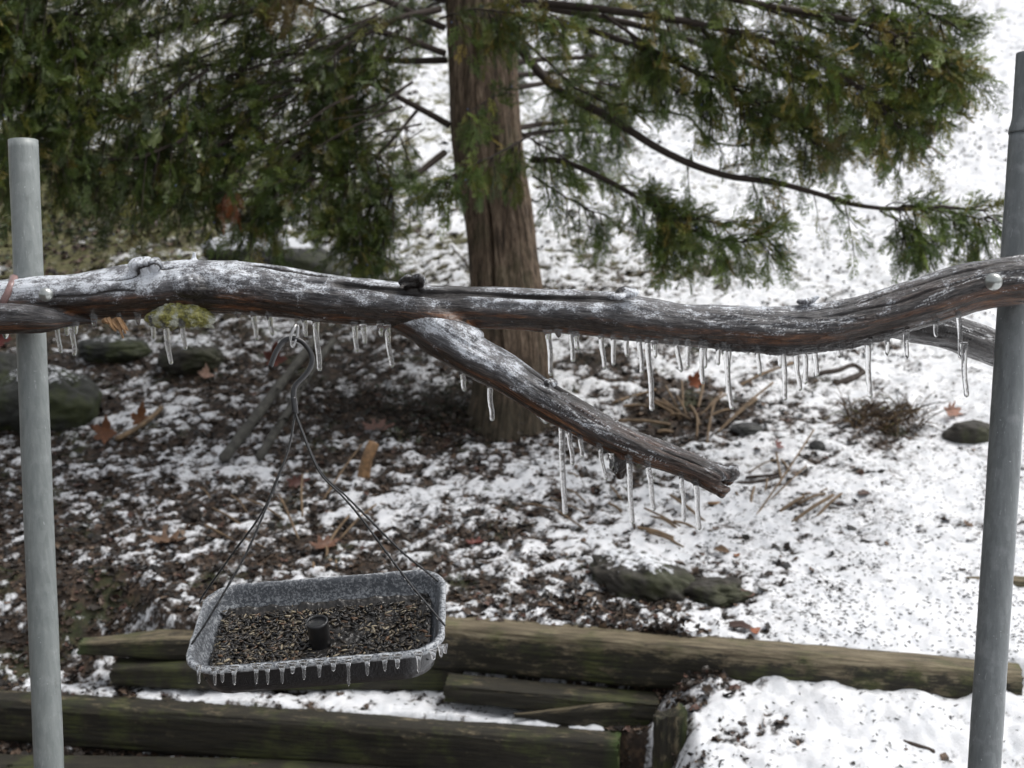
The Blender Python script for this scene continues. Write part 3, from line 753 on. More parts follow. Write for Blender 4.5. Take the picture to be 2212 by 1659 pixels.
m_.A['frost'] = [fr, np.zeros(2)]
m_.build('tray', M['tray'], feeder)
# centre tube
dray = P(693, 1392, 1.0) - CP; kk = ((cen - ez * .034 - CP) @ ez) / (dray @ ez); bpt = CP + dray * kk - cen
c0 = (bpt @ ex, bpt @ ey)
pp = np.array([TL(c0[0], c0[1], z) for z in np.linspace(-.034, .001, 10)])
V, Q, _ = tube(pp, .0132, 28, cap=False, ref=ex); V2, Q2, _ = tube(pp, .0115, 28, cap=False, ref=ex)
m_ = MB(); m_.add(V, Q); m_.add(V2, Q2[:, ::-1]); j = np.arange(28) + 9 * 28; j2 = (np.arange(28) + 1) % 28 + 9 * 28; m_.Q.append(np.stack([j, j2, j2 + len(V), j + len(V)], 1))
m_.add(np.vstack([pp[8:9], V2[8 * 28:9 * 28]]), None, np.stack([np.zeros(28, int), np.arange(28) + 1, (np.arange(28) + 1) % 28 + 1], 1))
m_.build('centre_tube', M['wire'], feeder)
# hook
hk = [(584, 792), (590, 775), (598, 757), (612, 738), (628, 731), (643, 733), (658, 743), (670, 760), (674, 778), (669, 796), (657, 813), (643, 827), (635, 840), (634, 860), (637, 888)]
hp, hr = resample([P(a, b, 1.52) for a, b in hk], 90, [5.8 * 1.52 / F] * 12 + [6.2 * 1.52 / F] * 3)
V, Q, T = tube(hp, hr, 16, ref=(0, 1, 0)); m_ = MB(); m_.add(V, Q, T)
V, Q, T = tube(resample([P(634, 858, 1.52), P(638, 893, 1.52)], 10), 7 * 1.52 / F, 16, ref=(0, 1, 0)); m_.add(V, Q, T)
m_.build('hook', M['hook'], feeder)
def Dt(px, py):  # depth of a point on the tray rim plane
    d = FW + RT * ((px - 1106.0) / F) - UPV * ((py - 829.5) / F)
    return ((cen - CP) @ ez) / (d @ ez)
WR = [[(636, 890), (637, 896), (625, 964), (600, 1029), (565, 1109), (500, 1199), (440, 1284), (431, 1304)],
      [(637, 890), (636, 898), (624, 966), (601, 1032), (570, 1109), (530, 1199), (487, 1275), (445, 1345), (411, 1396)],
      [(638, 890), (645, 909), (690, 1014), (750, 1074), (800, 1124), (865, 1189), (925, 1238), (946, 1256)],
      [(639, 890), (644, 911), (688, 1016), (738, 1070), (780, 1119), (850, 1214), (900, 1279), (962, 1352)]]
for wi, wl in enumerate(WR):
    Dend = Dt(*wl[-1])
    cum = np.concatenate([[0], np.cumsum([math.hypot(wl[k + 1][0] - wl[k][0], wl[k + 1][1] - wl[k][1]) for k in range(len(wl) - 1)])]); cum /= cum[-1]
    pts = [P(a, b, 1.52 + (Dend - 1.52) * t) for (a, b), t in zip(wl, cum)]
    pts = resample(pts, 160)
    bead = 1 + .35 * np.maximum(0, np.sin(np.linspace(0, 150, 160)))* sm(.45, .55, np.linspace(0, 1, 160))
    V, Q, T = tube(pts, 2.2 * 1.52 / F * bead, 8, ref=(0, 1, 0)); m_ = MB(); m_.add(V, Q, T, drop=np.zeros(len(V)))
    # frozen drops along the wire share its mesh
    T_, N_, B_ = frames(pts, (0, 1, 0))
    for k in range(60, 156, 4):
        if U() < .75:
            L = int(U(2, 4)); pz_ = pts[k:k + L + 1] + np.array([0, 0, -.0008])
            V, Q, T = tube(resample(pz_, 7), np.array([.3, 1, 1.3, 1.5, 1.3, .9, .2]) * U(.0008, .0013), 8); m_.add(V, Q, T, drop=np.ones(len(V)))
    wo = m_.build('hanger_wire', M['wire'], feeder); wo.data.materials.append(M['ice'])
    dv = np.concatenate(m_.A['drop'])
    mi = np.array([int(dv[p_.vertices[0]]) for p_ in wo.data.polygons], dtype=np.int32); wo.data.polygons.foreach_set('material_index', mi)
# tray icicles
zx = [(145,1010,148,1130,12),(272,1020,275,1108,20),(330,1025,335,1125,16),(425,1025,428,1125,24),(600,1008,602,1108,22),(690,1008,692,1108,22),(805,1000,808,1095,24),(888,990,890,1045,20),(978,980,980,1072,24),(1100,975,1102,1055,22),(1212,965,1213,1025,22),(1330,958,1334,1110,24),(1478,948,1482,1062,26),(1618,938,1620,1025,24),(1718,932,1720,1015,24),(1888,912,1888,1030,24),(2000,888,2005,945,22),(2060,850,2066,912,18),(2092,845,2098,890,14)]
for a, b, c2, d2, fw_ in zx:
    x0, y0, x1, y1 = 389.4 + a * .2729, 1168.3 + b * .2729 - 3, 389.4 + c2 * .2729, 1168.3 + d2 * .2729
    n = 14; t = np.linspace(0, 1, n); y1 = y1 + (y1 - y0) * U(-.05, .35); L = y1 - y0
    pts = np.array([P(x0 + (x1 - x0) * q, y0 - 4 + (L + 4) * q, 1.452 + (.0 if x0 < 930 else .0 + (x0 - 930) * .0012)) for q in t])
    pf = (3.3 + fw_ * .34 * np.exp(-t * L / 8)); pf[-2] *= .85; pf[-1] = .1
    V, Q, T = tube(pts, pf * 1.45 / F, 12, ref=(0, 1, 0)); m_ = MB(); m_.add(V, Q, T); m_.build('icicle', M['ice'], feeder)
# seed in the tray
def hull_template():
    k = 8; v = [(-1, 0, 0)]
    for x, w_, h in ((-.55, .28, .16), (0, .36, .22), (.5, .25, .15)):
        v += [(x, -w_, 0), (x, 0, h), (x, w_, 0), (x, 0, -h * .5)]
    v.append((1, 0, 0)); v = np.array(v, float)
    f = []
    for j in range(4):
        j2 = (j + 1) % 4
        f.append((0, 1 + j2, 1 + j)); f.append((13, 9 + j, 9 + j2))
        for r in range(2):
            a, b = 1 + 4 * r + j, 1 + 4 * r + j2
            f.append((a, b, b + 4)); f.append((a, b + 4, a + 4))
    return v, np.array(f)
HV, HF = hull_template()
n = 3600
xs = U(-W / 2 + .021, W / 2 - .021, n); yy = U(-Hh / 2 + .021, Hh / 2 - .021, n)
edge = np.maximum(np.abs(xs) / (W / 2), np.abs(yy) / (Hh / 2))
dens = .12 + .8 * vnoise(xs * 28, yy * 28, None, 88) + .5 * (edge > .7) + .4 * (xs < -.02) + .3 * (yy > .04)
keep = (U(0, 1, n) < dens) & (np.hypot(xs - c0[0], yy - c0[1]) > .014)
xs, yy, edge = xs[keep], yy[keep], edge[keep]; n = len(xs)
hz = -.0325 + U(0, 1, n) * .003 + .008 * sm(.72, .86, edge) * U(.2, 1, n) + .004 * sm(0, .09, yy) 
pos = cen + xs[:, None] * ex + yy[:, None] * ey + hz[:, None] * ez
pal = np.array([(.010, .010, .010), (.016, .014, .013), (.05, .038, .026), (.12, .095, .062), (.36, .30, .20), (.15, .08, .04)])
ci = rng.choice(6, n, p=[.30, .20, .20, .17, .09, .04])
RB = np.stack([ex, ey, ez], 1)
mb = MB(); bake(mb, HV, HF, RB[None] @ rand_rots(n, .35), pos, np.stack([U(.0038, .0068, n)] * 3, 1), rgba(pal[ci] * U(.7, 1.3, n)[:, None]))
# dark bed of crushed husks the seed lies in
gx, gy = np.meshgrid(np.linspace(-1, 1, 220), np.linspace(-1, 1, 170), indexing='ij')
bx = gx.ravel() * (W / 2 - .0195); by = gy.ravel() * (Hh / 2 - .0195)
e2 = np.maximum(np.abs(gx.ravel()), np.abs(gy.ravel()))
bz = -.0335 + .0022 * fbm(bx * 260, by * 260, None, 90, 3) + .007 * sm(.80, .97, e2) * (.6 + .8 * vnoise(bx * 70, by * 70, None, 91)) + .004 * sm(.2, 1, gy.ravel())
cc = np.column_stack([np.outer(.010 + .045 * vnoise(bx * 400, by * 400, None, 89) ** 2, [1.0, .88, .78]), np.ones(len(bx))])
mb.add(cen + bx[:, None] * ex + by[:, None] * ey + bz[:, None] * ez, grid_q(220, 170, False), None, tint=cc)
tag(mb.build('bird_seed', M['seed'], None), 'black and cream seed husks lying in the hanging tray', 'bird seed', None, 'stuff')

# ------------------------------------------------------------------ cedar tree
tb, tD = hit(1102, 925)
print('trunk base', tb, tD)
tp = [(1102, 960, 100), (1104, 915, 91), (1108, 850, 85), (1106, 750, 81), (1090, 600, 76), (1080, 500, 74), (1050, 300, 75), (1038, 100, 73), (1030, -100, 70), (1025, -350, 64), (1020, -700, 54), (1020, -1200, 38), (1020, -1700, 20)]
tc, tr_ = resample([P(a, b, tD + .06) if b > -300 else P(1025 + (1020 - 1025), b, tD + .06) for a, b, r in tp], 520, [r * (tD + .06) / F for a, b, r in tp])
seg = 220
T_, N_, B_ = frames(tc, (0, 1, 0))
th = np.linspace(0, 2 * math.pi, seg, endpoint=False)
arc = np.concatenate([[0], np.cumsum(np.linalg.norm(np.diff(tc, axis=0), axis=1))])
A, TH = np.meshgrid(arc, th, indexing='ij'); cx, sy = np.cos(TH), np.sin(TH)
rd = .10 * fbm(A * 1.2, cx * 1.5, sy * 1.5, 100, 3) + .10 * fbm(A * 1.6, cx * 9, sy * 9, 101, 4, .6) + .045 * fbm(A * 6, cx * 26, sy * 26, 102, 3)
rd = rd - .30 * np.exp(-((TH - (math.pi - .30 + .05 * np.sin(A * 9))) / .055) ** 2) * sm(.10, .5, A) * sm(1.0, .75, A) - .3 * np.exp(-((TH - (math.pi - .18)) / .09) ** 2 - ((A - 1.28) / .05) ** 2)
flute = sm(.35, 0, A) * .07 * np.cos(TH * 4 + 1)
Vt = tc[:, None] + (tr_[:, None] * (1 + rd + flute))[..., None] * (cx[..., None] * N_[:, None] + sy[..., None] * B_[:, None])
tree = thing('cedar_tree', 'evergreen cedar with a fibrous brown trunk and drooping green boughs growing on the snowy slope', 'tree', tuple(tb))
mesh_np('trunk', Vt.reshape(-1, 3), grid_q(len(tc), seg), M['bark'], tree, attrs={'moss': sm(.48, .05, A).ravel() * .95})  # bark colour turns dark brown towards the foot

def spray_template(seed, full=True):
    r = np.random.default_rng(seed); segs = []
    def cone(a, d, L, w_): segs.append((a, a + d * L, w_))
    n = 11 if full else 7
    main = np.array([1.0, 0, 0]); p = np.zeros(3)
    cone(p, main, 1.0, .016)
    for k in range(n):
        t = .08 + .86 * k / n; sd_ = 1 if k % 2 else -1
        an = math.radians(r.uniform(28, 48)) * sd_; zt_ = r.uniform(-.35, .35)
        d = np.array([math.cos(an), math.sin(an), zt_]); d /= np.linalg.norm(d)
        L = (.50 - .34 * t) * r.uniform(.7, 1.15)
        a = main * t + np.array([0, 0, r.uniform(-.01, .01)])
        cone(a, d, L, .015)
        m = (5 if full else 3)
        for q in range(m):
            u = .18 + .75 * q / m; s2 = 1 if q % 2 else -1
            an2 = an + math.radians(r.uniform(25, 50)) * s2
            d2 = np.array([math.cos(an2), math.sin(an2), zt_ + r.uniform(-.3, .3)]); d2 /= np.linalg.norm(d2)
            cone(a + d * L * u, d2, .15 * (1.15 - u * .6) * r.uniform(.7, 1.3) * (1 if full else 1.3), .015 if full else .024)
    V = []; T = []
    for a, b, w_ in segs:
        d = b - a; d /= np.linalg.norm(d); n1 = np.cross(d, [.1, .2, 1]); n1 /= np.linalg.norm(n1); n2 = np.cross(d, n1)
        i = len(V); mid = a + (b - a) * .45
        for an in (0, 2.09, 4.19): V.append(mid + (n1 * math.cos(an) + n2 * math.sin(an)) * w_)
        V.append(b); V.append(a)
        for j in range(3): T.append((i + j, i + (j + 1) % 3, i + 3)); T.append((i + (j + 1) % 3, i + j, i + 4))
    return np.array(V), np.array(T)
TPL = [spray_template(s) for s in range(6)]; TPLC = [spray_template(50 + s, False) for s in range(4)]
class Crown:
    def __init__(s): s.items = []   # (pos, dir, scale, col, coarse)
    def add(s, p, d, sc_, col, coarse): s.items.append((p, d, sc_, col, coarse))
CR = Crown(); TW = MB()
def nrm(v): return v / (np.linalg.norm(v) + 1e-9)
GRN = np.array([(.160, .240, .050), (.225, .295, .060), (.118, .188, .044), (.300, .305, .060), (.40, .320, .080)])
def bough(pts, r0, r1, spacing=.028, tl=(.10, .26), droop=.55, dens=1.0, start=.12, col_bias=0, coarse=False, spr=(.055, .10), name='limb', fwd=.7, mesh=True, bright=1.0):
    """a tapered limb (mesh) with side twigs carrying feathery sprays"""
    pts = np.asarray(pts); L0 = np.linalg.norm(np.diff(pts, axis=0), axis=1).sum()
    n = max(12, int(L0 / .03)); c = resample(pts, n)
    c = c + np.stack([fbm(np.linspace(0, 6, n), np.full(n, U(0, 99)), None, 3, 2) * .012 for _ in range(3)], 1) * np.linspace(0, 1, n)[:, None]
    if mesh:
        V, Q, T = tube(c, np.linspace(r0, r1, n), 10 if not coarse else 6)
        m_ = MB(); m_.add(V, Q, T); m_.build(name, M['twig'], tree)
    T_, _, _ = frames(c)
    k = int(L0 / spacing * dens)
    for _ in range(k):
        t = start + (1 - start) * U() ** .8; i = min(n - 1, int(t * (n - 1)))
        a = U(0, 2 * math.pi); side = nrm(np.cross(T_[i], [math.cos(a), math.sin(a), U(-.6, .6)]))
        d = nrm(T_[i] * fwd + side * .8 + np.array([0, 0, -droop * U(.2, 1)]))
        L = U(*tl) * (1.1 - .4 * t)
        q = np.array([c[i] + d * L * u + np.array([0, 0, -droop * .5 * L * u * u]) for u in np.linspace(0, 1, 6)])
        V, Q, T = tube(q, np.linspace(.0022, .0010, 6), 4); TW.add(V, Q, T)
        ns_ = max(3, int(L / (.022 if not coarse else .045)))
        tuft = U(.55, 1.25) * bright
        for m in range(ns_):
            u = .15 + .85 * (m + U()) / ns_; p = c[i] + d * L * u + np.array([0, 0, -droop * .5 * L * u * u])
            dd = nrm(d * .9 + rng.normal(0, .55, 3) + np.array([0, 0, -droop * .6]))
            w_ = np.array([.30, .30, .22, .13, .05]) if col_bias == 0 else (np.array([.22, .30, .12, .24, .12]) if col_bias == 1 else np.array([.28, .40, .18, .12, .02]))
            CR.add(p, dd, U(*spr) * (1.6 if coarse else 1), GRN[rng.choice(5, p=w_)] * tuft * U(.8, 1.2), coarse)
def PB(lst): return [P(a, b, d) for a, b, d in lst]
T0 = tD
# right side boughs (photo side)
bough(PB([(1110, 90, 4.3), (1200, 190, 4.15), (1310, 250, 4.05), (1440, 330, 3.9), (1560, 375, 3.8), (1680, 395, 3.7), (1800, 430, 3.6), (1900, 450, 3.52), (2040, 450, 3.48), (2130, 458, 3.45)]), .016, .003, dens=.35, tl=(.06, .16), start=.1)
bough(PB([(1880, 448, 3.55), (1990, 452, 3.5), (2090, 465, 3.46), (2140, 480, 3.45)]), .004, .002, dens=3.2, tl=(.06, .15), start=.0, droop=.9, fwd=.5)
bough(PB([(1900, 455, 3.54), (1960, 490, 3.5), (2010, 530, 3.48)]), .003, .0015, dens=2.4, tl=(.05, .10), start=.1, droop=.9, fwd=.5)
bough(PB([(1150, 345, 4.25), (1220, 350, 4.15), (1330, 400, 4.0), (1400, 440, 3.9), (1480, 470, 3.8), (1580, 490, 3.7)]), .012, .003, dens=1.7, tl=(.06, .17), start=.35, droop=.6)
bough(PB([(1400, 440, 3.9), (1500, 500, 3.8), (1600, 520, 3.72), (1670, 510, 3.7)]), .004, .002, dens=2.2, tl=(.06, .14), start=.1, droop=.5)
bough(PB([(1400, 400, 3.95), (1430, 470, 3.88), (1450, 540, 3.85)]), .003, .0015, dens=2.4, tl=(.05, .12), start=.1, droop=.7)
bough(PB([(1150, 380, 4.25), (1230, 430, 4.15), (1310, 470, 4.1)]), .004, .002, dens=1.5, tl=(.05, .13), droop=.9)
bough(PB([(1130, 290, 4.25), (1200, 330, 4.15), (1290, 380, 4.05)]), .004, .002, dens=1.3, tl=(.05, .13), droop=.9)
bough(PB([(1380, 240, 4.0), (1480, 250, 3.95), (1530, 300, 3.9), (1620, 318, 3.85), (1720, 290, 3.8)]), .004, .002, dens=.7, tl=(.05, .12), start=.3)
top = [
 [(1080, 30, 4.3), (1250, 60, 4.1), (1400, 110, 3.95), (1560, 190, 3.8), (1640, 250, 3.75)],
 [(1080, 0, 4.3), (1300, 20, 4.0), (1550, 60, 3.8), (1750, 120, 3.65), (1886, 210, 3.55), (1947.2, 280, 3.5)],
 [(1080, -60, 4.3), (1400, -30, 3.9), (1700, 20, 3.7), (1886, 60, 3.6), (2001.2, 110, 3.5), (2058.8, 150, 3.46)],
 [(1080, -150, 4.3), (1400, -100, 4.0), (1750, -40, 3.8), (1943.6, 0, 3.65), (2037.2, 40, 3.6)],
 [(1090, 0, 4.4), (1400, 60, 4.3), (1600, 130, 4.2), (1750, 200, 4.1), (1830, 300, 4.0)],
 [(1300, 30, 4.0), (1450, 130, 3.9), (1560, 180, 3.8), (1680, 250, 3.75), (1770, 320, 3.7)],
 [(1500, 60, 3.9), (1700, 160, 3.8), (1820, 200, 3.7), (1907.6, 230, 3.65), (1972.4, 300, 3.6)],
 [(1100, 60, 4.3), (1180, 130, 4.2), (1260, 200, 4.1), (1340, 230, 4.0)],
 [(1350, 60, 4.0), (1420, 150, 3.95), (1460, 210, 3.9)],
 [(1700, 30, 3.75), (1850, 60, 3.7), (1929.2, 130, 3.62), (2001.2, 200, 3.55)],
 [(1886, 20, 3.65), (1958, 60, 3.6), (2022.8, 120, 3.55), (2051.6, 180, 3.52)],
 [(1600, 0, 3.9), (1760, 60, 3.85), (1871.6, 120, 3.8), (1929.2, 190, 3.75)],
]
for k, b in enumerate(top):
    bough(PB(b), .014 if k < 5 else .006, .002, dens=1.35 if k != 7 else 1.1, tl=(.08, .18), start=.22 if k < 5 else .05, droop=.6, col_bias=1 if k in (1, 2, 5, 6, 9, 10) else 0)
# sprays lying over the trunk face
bough(PB([(950, 40, 4.0), (1030, 20, 3.95), (1110, 30, 3.9)]), .004, .002, dens=2.6, tl=(.06, .14), droop=.9, col_bias=1)
bough(PB([(1060, -40, 3.95), (1130, 10, 3.9), (1230, 50, 3.85)]), .004, .002, dens=2.4, tl=(.06, .14), droop=.9, col_bias=1)
bough(PB([(1100, 200, 4.1), (1060, 210, 4.0), (1010, 250, 3.9)]), .003, .0015, dens=1.2, tl=(.05, .1), droop=.9)
bough(PB([(1150, 290, 4.15), (1080, 330, 3.98), (1000, 370, 3.85), (940, 390, 3.8)]), .004, .002, dens=2.2, tl=(.05, .12), droop=.9)
# left side boughs
left = [
 ([(960, 115, 4.3), (880, 85, 4.2), (780, 60, 4.1), (650, 5, 4.0), (480, -30, 3.9)], .9, 0),
 ([(970, 270, 4.3), (880, 220, 4.2), (790, 180, 4.1), (660, 170, 4.0), (500, 190, 3.9)], 1.5, 0),
 ([(965, 130, 4.35), (850, 130, 4.3), (730, 110, 4.2), (600, 120, 4.1), (420, 150, 4.0), (260, 210, 3.9)], 1.3, 0),
 ([(960, 60, 4.3), (760, -20, 4.1), (560, 20, 3.9), (380, 60, 3.75), (200, 130, 3.6), (60, 200, 3.5)], 1.0, 0),
 ([(960, 0, 4.3), (700, -60, 4.0), (450, -40, 3.8), (250, 10, 3.6), (100, 60, 3.5), (-60, 120, 3.4)], 1.6, 2),
 ([(960, -100, 4.3), (600, -120, 3.9), (300, -80, 3.6), (80, -20, 3.4), (-80, 20, 3.3)], 1.8, 2),
 ([(700, 150, 4.15), (560, 230, 4.0), (420, 290, 3.9), (280, 330, 3.8), (160, 350, 3.7)], 2.4, 0),
 ([(800, 200, 4.2), (700, 270, 4.05), (580, 320, 3.95), (440, 340, 3.85), (330, 360, 3.8)], 1.9, 0),
 ([(900, 240, 4.25), (820, 330, 4.1), (720, 380, 4.0), (600, 400, 3.9), (500, 430, 3.85)], 1.9, 0),
 ([(960, 330, 4.25), (880, 390, 4.1), (800, 430, 4.0), (740, 480, 3.95)], 2.2, 0),
 ([(850, 400, 4.1), (800, 450, 4.05), (770, 510, 4.0), (800, 545, 3.98)], 2.6, 0),
 ([(640, 380, 4.0), (580, 430, 3.95), (540, 480, 3.9)], 2.4, 0),
 ([(760, 100, 4.2), (720, 200, 4.1), (680, 290, 4.0), (640, 350, 3.95)], 2.6, 0),
 ([(870, 60, 4.25), (790, 120, 4.15), (740, 220, 4.1), (760, 300, 4.05), (820, 340, 4.0)], 1.8, 0),
 ([(450, 150, 3.9), (340, 220, 3.75), (220, 250, 3.65), (100, 290, 3.55), (0, 330, 3.5)], 2.4, 0),
 ([(300, 60, 3.7), (180, 120, 3.6), (80, 190, 3.5), (-40, 260, 3.4)], 2.6, 2),
 ([(400, 300, 3.8), (300, 340, 3.7), (220, 350, 3.65), (140, 360, 3.6)], 1.6, 0),
 ([(100, 200, 3.55), (60, 280, 3.5), (20, 330, 3.45), (-20, 350, 3.4)], 1.8, 0),
 ([(200, 0, 3.6), (120, 60, 3.5), (20, 100, 3.4), (-60, 150, 3.35)], 2.6, 2),
 ([(560, 240, 4.0), (480, 310, 3.9), (420, 380, 3.85), (370, 420, 3.82)], 1.8, 0),
 ([(950, 20, 4.25), (860, 40, 4.1), (760, 90, 4.0), (700, 140, 3.95)], 1.5, 0),
 ([(640, 60, 4.1), (560, 110, 4.0), (500, 180, 3.95), (430, 240, 3.9)], 1.6, 0),
]
for b, dn, cb in left:
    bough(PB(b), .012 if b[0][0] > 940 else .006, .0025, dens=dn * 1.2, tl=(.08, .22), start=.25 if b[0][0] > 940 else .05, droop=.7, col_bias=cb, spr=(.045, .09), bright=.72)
# bare dark twigs crossing the gaps at the upper left
for k in range(75):
    x0 = U(380, 930); y0 = U(-20, 330); d0 = U(3.9, 4.3)
    q = PB([(x0, y0, d0), (x0 - U(60, 120), y0 + U(20, 60), d0 - .05), (x0 - U(150, 260), y0 + U(60, 130), d0 - .1)])
    V, Q, T = tube(resample(q, 14), np.linspace(U(.002, .006), .001, 14), 5); TW.add(V, Q, T)
# rust coloured dead spray and a yellow one
for (px, py, D_, cl, nn_) in ((495, 440, 3.8, (.26, .085, .03), 16), (610, 20, 3.8, (.24, .17, .05), 34), (640, -10, 3.8, (.22, .16, .05), 20)):
    for k in range(nn_):
        CR.add(P(px + U(-22, 22) * (2 if nn_ > 16 else .7), py + U(-30, 20), D_ + U(-.05, .05)), nrm(np.array([U(-.5, .5), U(-.4, .4), -1 + U(-.2, .6)])), U(.04, .07), np.array(cl) * U(.6, 1.2), False)
# the crown above and behind the frame, coarser
base_c = tc
zs = tc[:, 2]
for k in range(36):
    h = U(CAMZ + .85, CAMZ + 2.9); i = int(np.argmin(np.abs(zs - h))); c = tc[i]
    az = U(0, 2 * math.pi); L = U(.9, 1.7) * (1 - .28 * (h - CAMZ - .7) / 2)
    if k % 2 == 0: az = U(math.radians(150), math.radians(235)); L *= 1.25  # unseen limbs turned left and lengthened to shade the ground there
    d = np.array([math.cos(az), math.sin(az), 0])
    if d[1] < -.2 and L > 1.2 and h < CAMZ + 1.3: L = 1.2
    pts = [c, c + d * L * .4 + np.array([0, 0, .08]), c + d * L * .75 + np.array([0, 0, .02]), c + d * L + np.array([0, 0, -.12])]
    bough(pts, .018, .003, dens=.8, tl=(.15, .35), start=.2, coarse=True)
# boughs on the far side of the trunk
for k in range(12):
    h = U(CAMZ - .1, CAMZ + .8); i = int(np.argmin(np.abs(zs - h))); c = tc[i]
    az = U(math.radians(35), math.radians(145)); L = U(.7, 1.2); d = np.array([math.cos(az), math.sin(az), 0])
    bough([c, c + d * L * .5 + np.array([0, 0, .05]), c + d * L + np.array([0, 0, .05])], .012, .003, dens=.6, tl=(.1, .25), start=.4)
TW.build('twigs', M['twig'], tree)
it = CR.items; print('sprays', len(it))
crown = MB()
pos = np.array([a[0] for a in it]); dr = np.array([a[1] for a in it]); scl = np.array([a[2] for a in it]); col = np.array([a[3] for a in it]); coarse = np.array([a[4] for a in it])
rv = rng.normal(0, 1, (len(it), 3)); e2 = np.cross(dr, rv); e2 /= np.linalg.norm(e2, axis=1)[:, None]; e3 = np.cross(dr, e2)
RR = np.stack([dr, e2, e3], 2)
tid = rng.integers(0, 12, len(it))
for t in range(6):
    s_ = (~coarse) & (tid % 6 == t)
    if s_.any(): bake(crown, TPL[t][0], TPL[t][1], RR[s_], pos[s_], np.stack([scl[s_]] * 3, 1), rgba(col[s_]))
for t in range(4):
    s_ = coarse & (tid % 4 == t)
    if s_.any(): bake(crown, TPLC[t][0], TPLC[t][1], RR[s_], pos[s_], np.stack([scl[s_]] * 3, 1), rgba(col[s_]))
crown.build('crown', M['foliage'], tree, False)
# juniper berries
bm_ = MB(); ph, th = np.meshgrid(np.linspace(0, math.pi, 5), np.linspace(0, 2 * math.pi, 6, endpoint=False), indexing='ij')
SV = np.stack([np.sin(ph) * np.cos(th), np.sin(ph) * np.sin(th), np.cos(ph)], -1).reshape(-1, 3); SQ = grid_q(5, 6)
sel = rng.choice(len(it), 900, replace=False)
bake(bm_, SV, SQ, np.repeat(np.eye(3)[None], 900, 0), pos[sel] + rng.normal(0, .02, (900, 3)), np.full((900, 3), .0030), rgba(np.tile([.10, .14, .26], (900, 1))))
tag(bm_.build('berries', M['tint'], tree), None, None, None, 'stuff')

# ------------------------------------------------------------------ timbers
def timber(p0, p1, hgt, wid, label, seed, snow=0.0, taper0=0.0, taper1=0.0, group='old garden timbers', end0=0, end1=1, name='garden_timber', sag=0, dry=1.0, rough=1.0, snowx=None):
    """p0,p1 = front top edge end points (numpy). Body extends down by hgt and back by wid."""
    p0 = np.asarray(p0, float); p1 = np.asarray(p1, float)
    L = np.linalg.norm(p1 - p0); n = max(24, int(L / .012)); seg = 64
    T = (p1 - p0) / L; back = np.cross([0, 0, 1.0], T); back /= np.linalg.norm(back)
    if back[1] < 0: back = -back
    upv = np.cross(T, back); 
    if upv[2] < 0: upv = -upv
    c = p0 + (p1 - p0) * np.linspace(0, 1, n)[:, None] + back * wid / 2 - upv * hgt / 2
    c = c - upv * (sag * np.sin(np.linspace(0, math.pi, n)))[:, None]
    th = np.linspace(0, 2 * math.pi, seg, endpoint=False); e = 0.42
    ca = np.sign(np.cos(th)) * np.abs(np.cos(th)) ** e; sa = np.sign(np.sin(th)) * np.abs(np.sin(th)) ** e
    t = np.linspace(0, 1, n) * L
    A, TH = np.meshgrid(t, th, indexing='ij')
    rr = 1 + rough * .05 * fbm(A * 3 + seed * 7, np.cos(TH) * 2, np.sin(TH) * 2, seed, 3) + rough * .085 * fbm(A * 5 + seed * 3, np.cos(TH) * 8, np.sin(TH) * 8, seed + 5, 5, .65) * sm(1.3, .2, np.sin(TH))
    sc0 = 1 - taper0 * sm(.25, 0, t) - taper1 * sm(L - .25, L, t)
    rr = rr * sc0[:, None]
    V = c[:, None] + rr[..., None] * (ca[None, :, None] * back * wid / 2 + sa[None, :, None] * upv * hgt / 2)
    V = V.reshape(-1, 3)
    # ragged ends
    jag = .010 * fbm(np.cos(TH) * 6, np.sin(TH) * 6, None, seed + 9, 3)
    V = V + (jag * (sm(.02, 0, A) + sm(L - .02, L, A))).reshape(-1)[:, None] * T
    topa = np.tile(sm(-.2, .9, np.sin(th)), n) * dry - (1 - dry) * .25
    grain = np.stack([A.ravel() + seed * 3, np.tile(ca, n) * .5, np.tile(sa, n) * .5], 1)
    sn = np.clip(sm(.35, 1, np.tile(np.sin(th), n)) * snow, 0, 1)
    if snowx: sn = np.clip(sn * (.35 + 1.6 * sm(snowx, 0, A.ravel())), 0, 1)
    em = (sm(.035, .0, A) * end0 + sm(L - .035, L, A) * end1).ravel() * (.3 + .7 * vnoise(V[:, 0] * 60, V[:, 1] * 60, V[:, 2] * 60, 4))
    q = MB(); q.add(V, grid_q(n, seg)); 
    for k, idx in ((0, 0), (1, n - 1)):
        ring = V[idx * seg:(idx + 1) * seg]
        for sfac, nn in ((1, 0), (.66, 1), (.33, 1)):
            pass
        cc = ring.mean(0); rings_ = [cc + (ring - cc) * s + T * .006 * fbm(ring[:, 0] * 90 * s, ring[:, 2] * 90 * s, ring[:, 1] * 50, seed)[:, None] * (1 if s < 1 else 0) for s in (1, .75, .5, .25, .02)]
        q.add(np.concatenate(rings_), grid_q(5, seg) if k else grid_q(5, seg)[:, ::-1])
    extra = 2 * 5 * seg
    m_ = q
    m_.A['topside'] = [topa, np.full(extra, .5)]; m_.A['snow'] = [sn, np.zeros(extra)]; m_.A['grain'] = [grain, np.concatenate(q.V[1:]) * 1.0]
    m_.A['endmoss'] = [em, np.concatenate([np.full(extra // 2, .6 * end0), np.full(extra // 2, .6 * end1)])]
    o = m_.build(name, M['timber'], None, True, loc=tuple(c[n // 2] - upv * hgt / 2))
    return tag(o, label, 'timber', group)
def at_z(px, py, z):
    d = FW + RT * ((px - 1106.0) / F) - UPV * ((py - 829.5) / F)
    D = (z - CAMZ) / d[2]; return CP + d * D
zt = CAMZ - 1.135
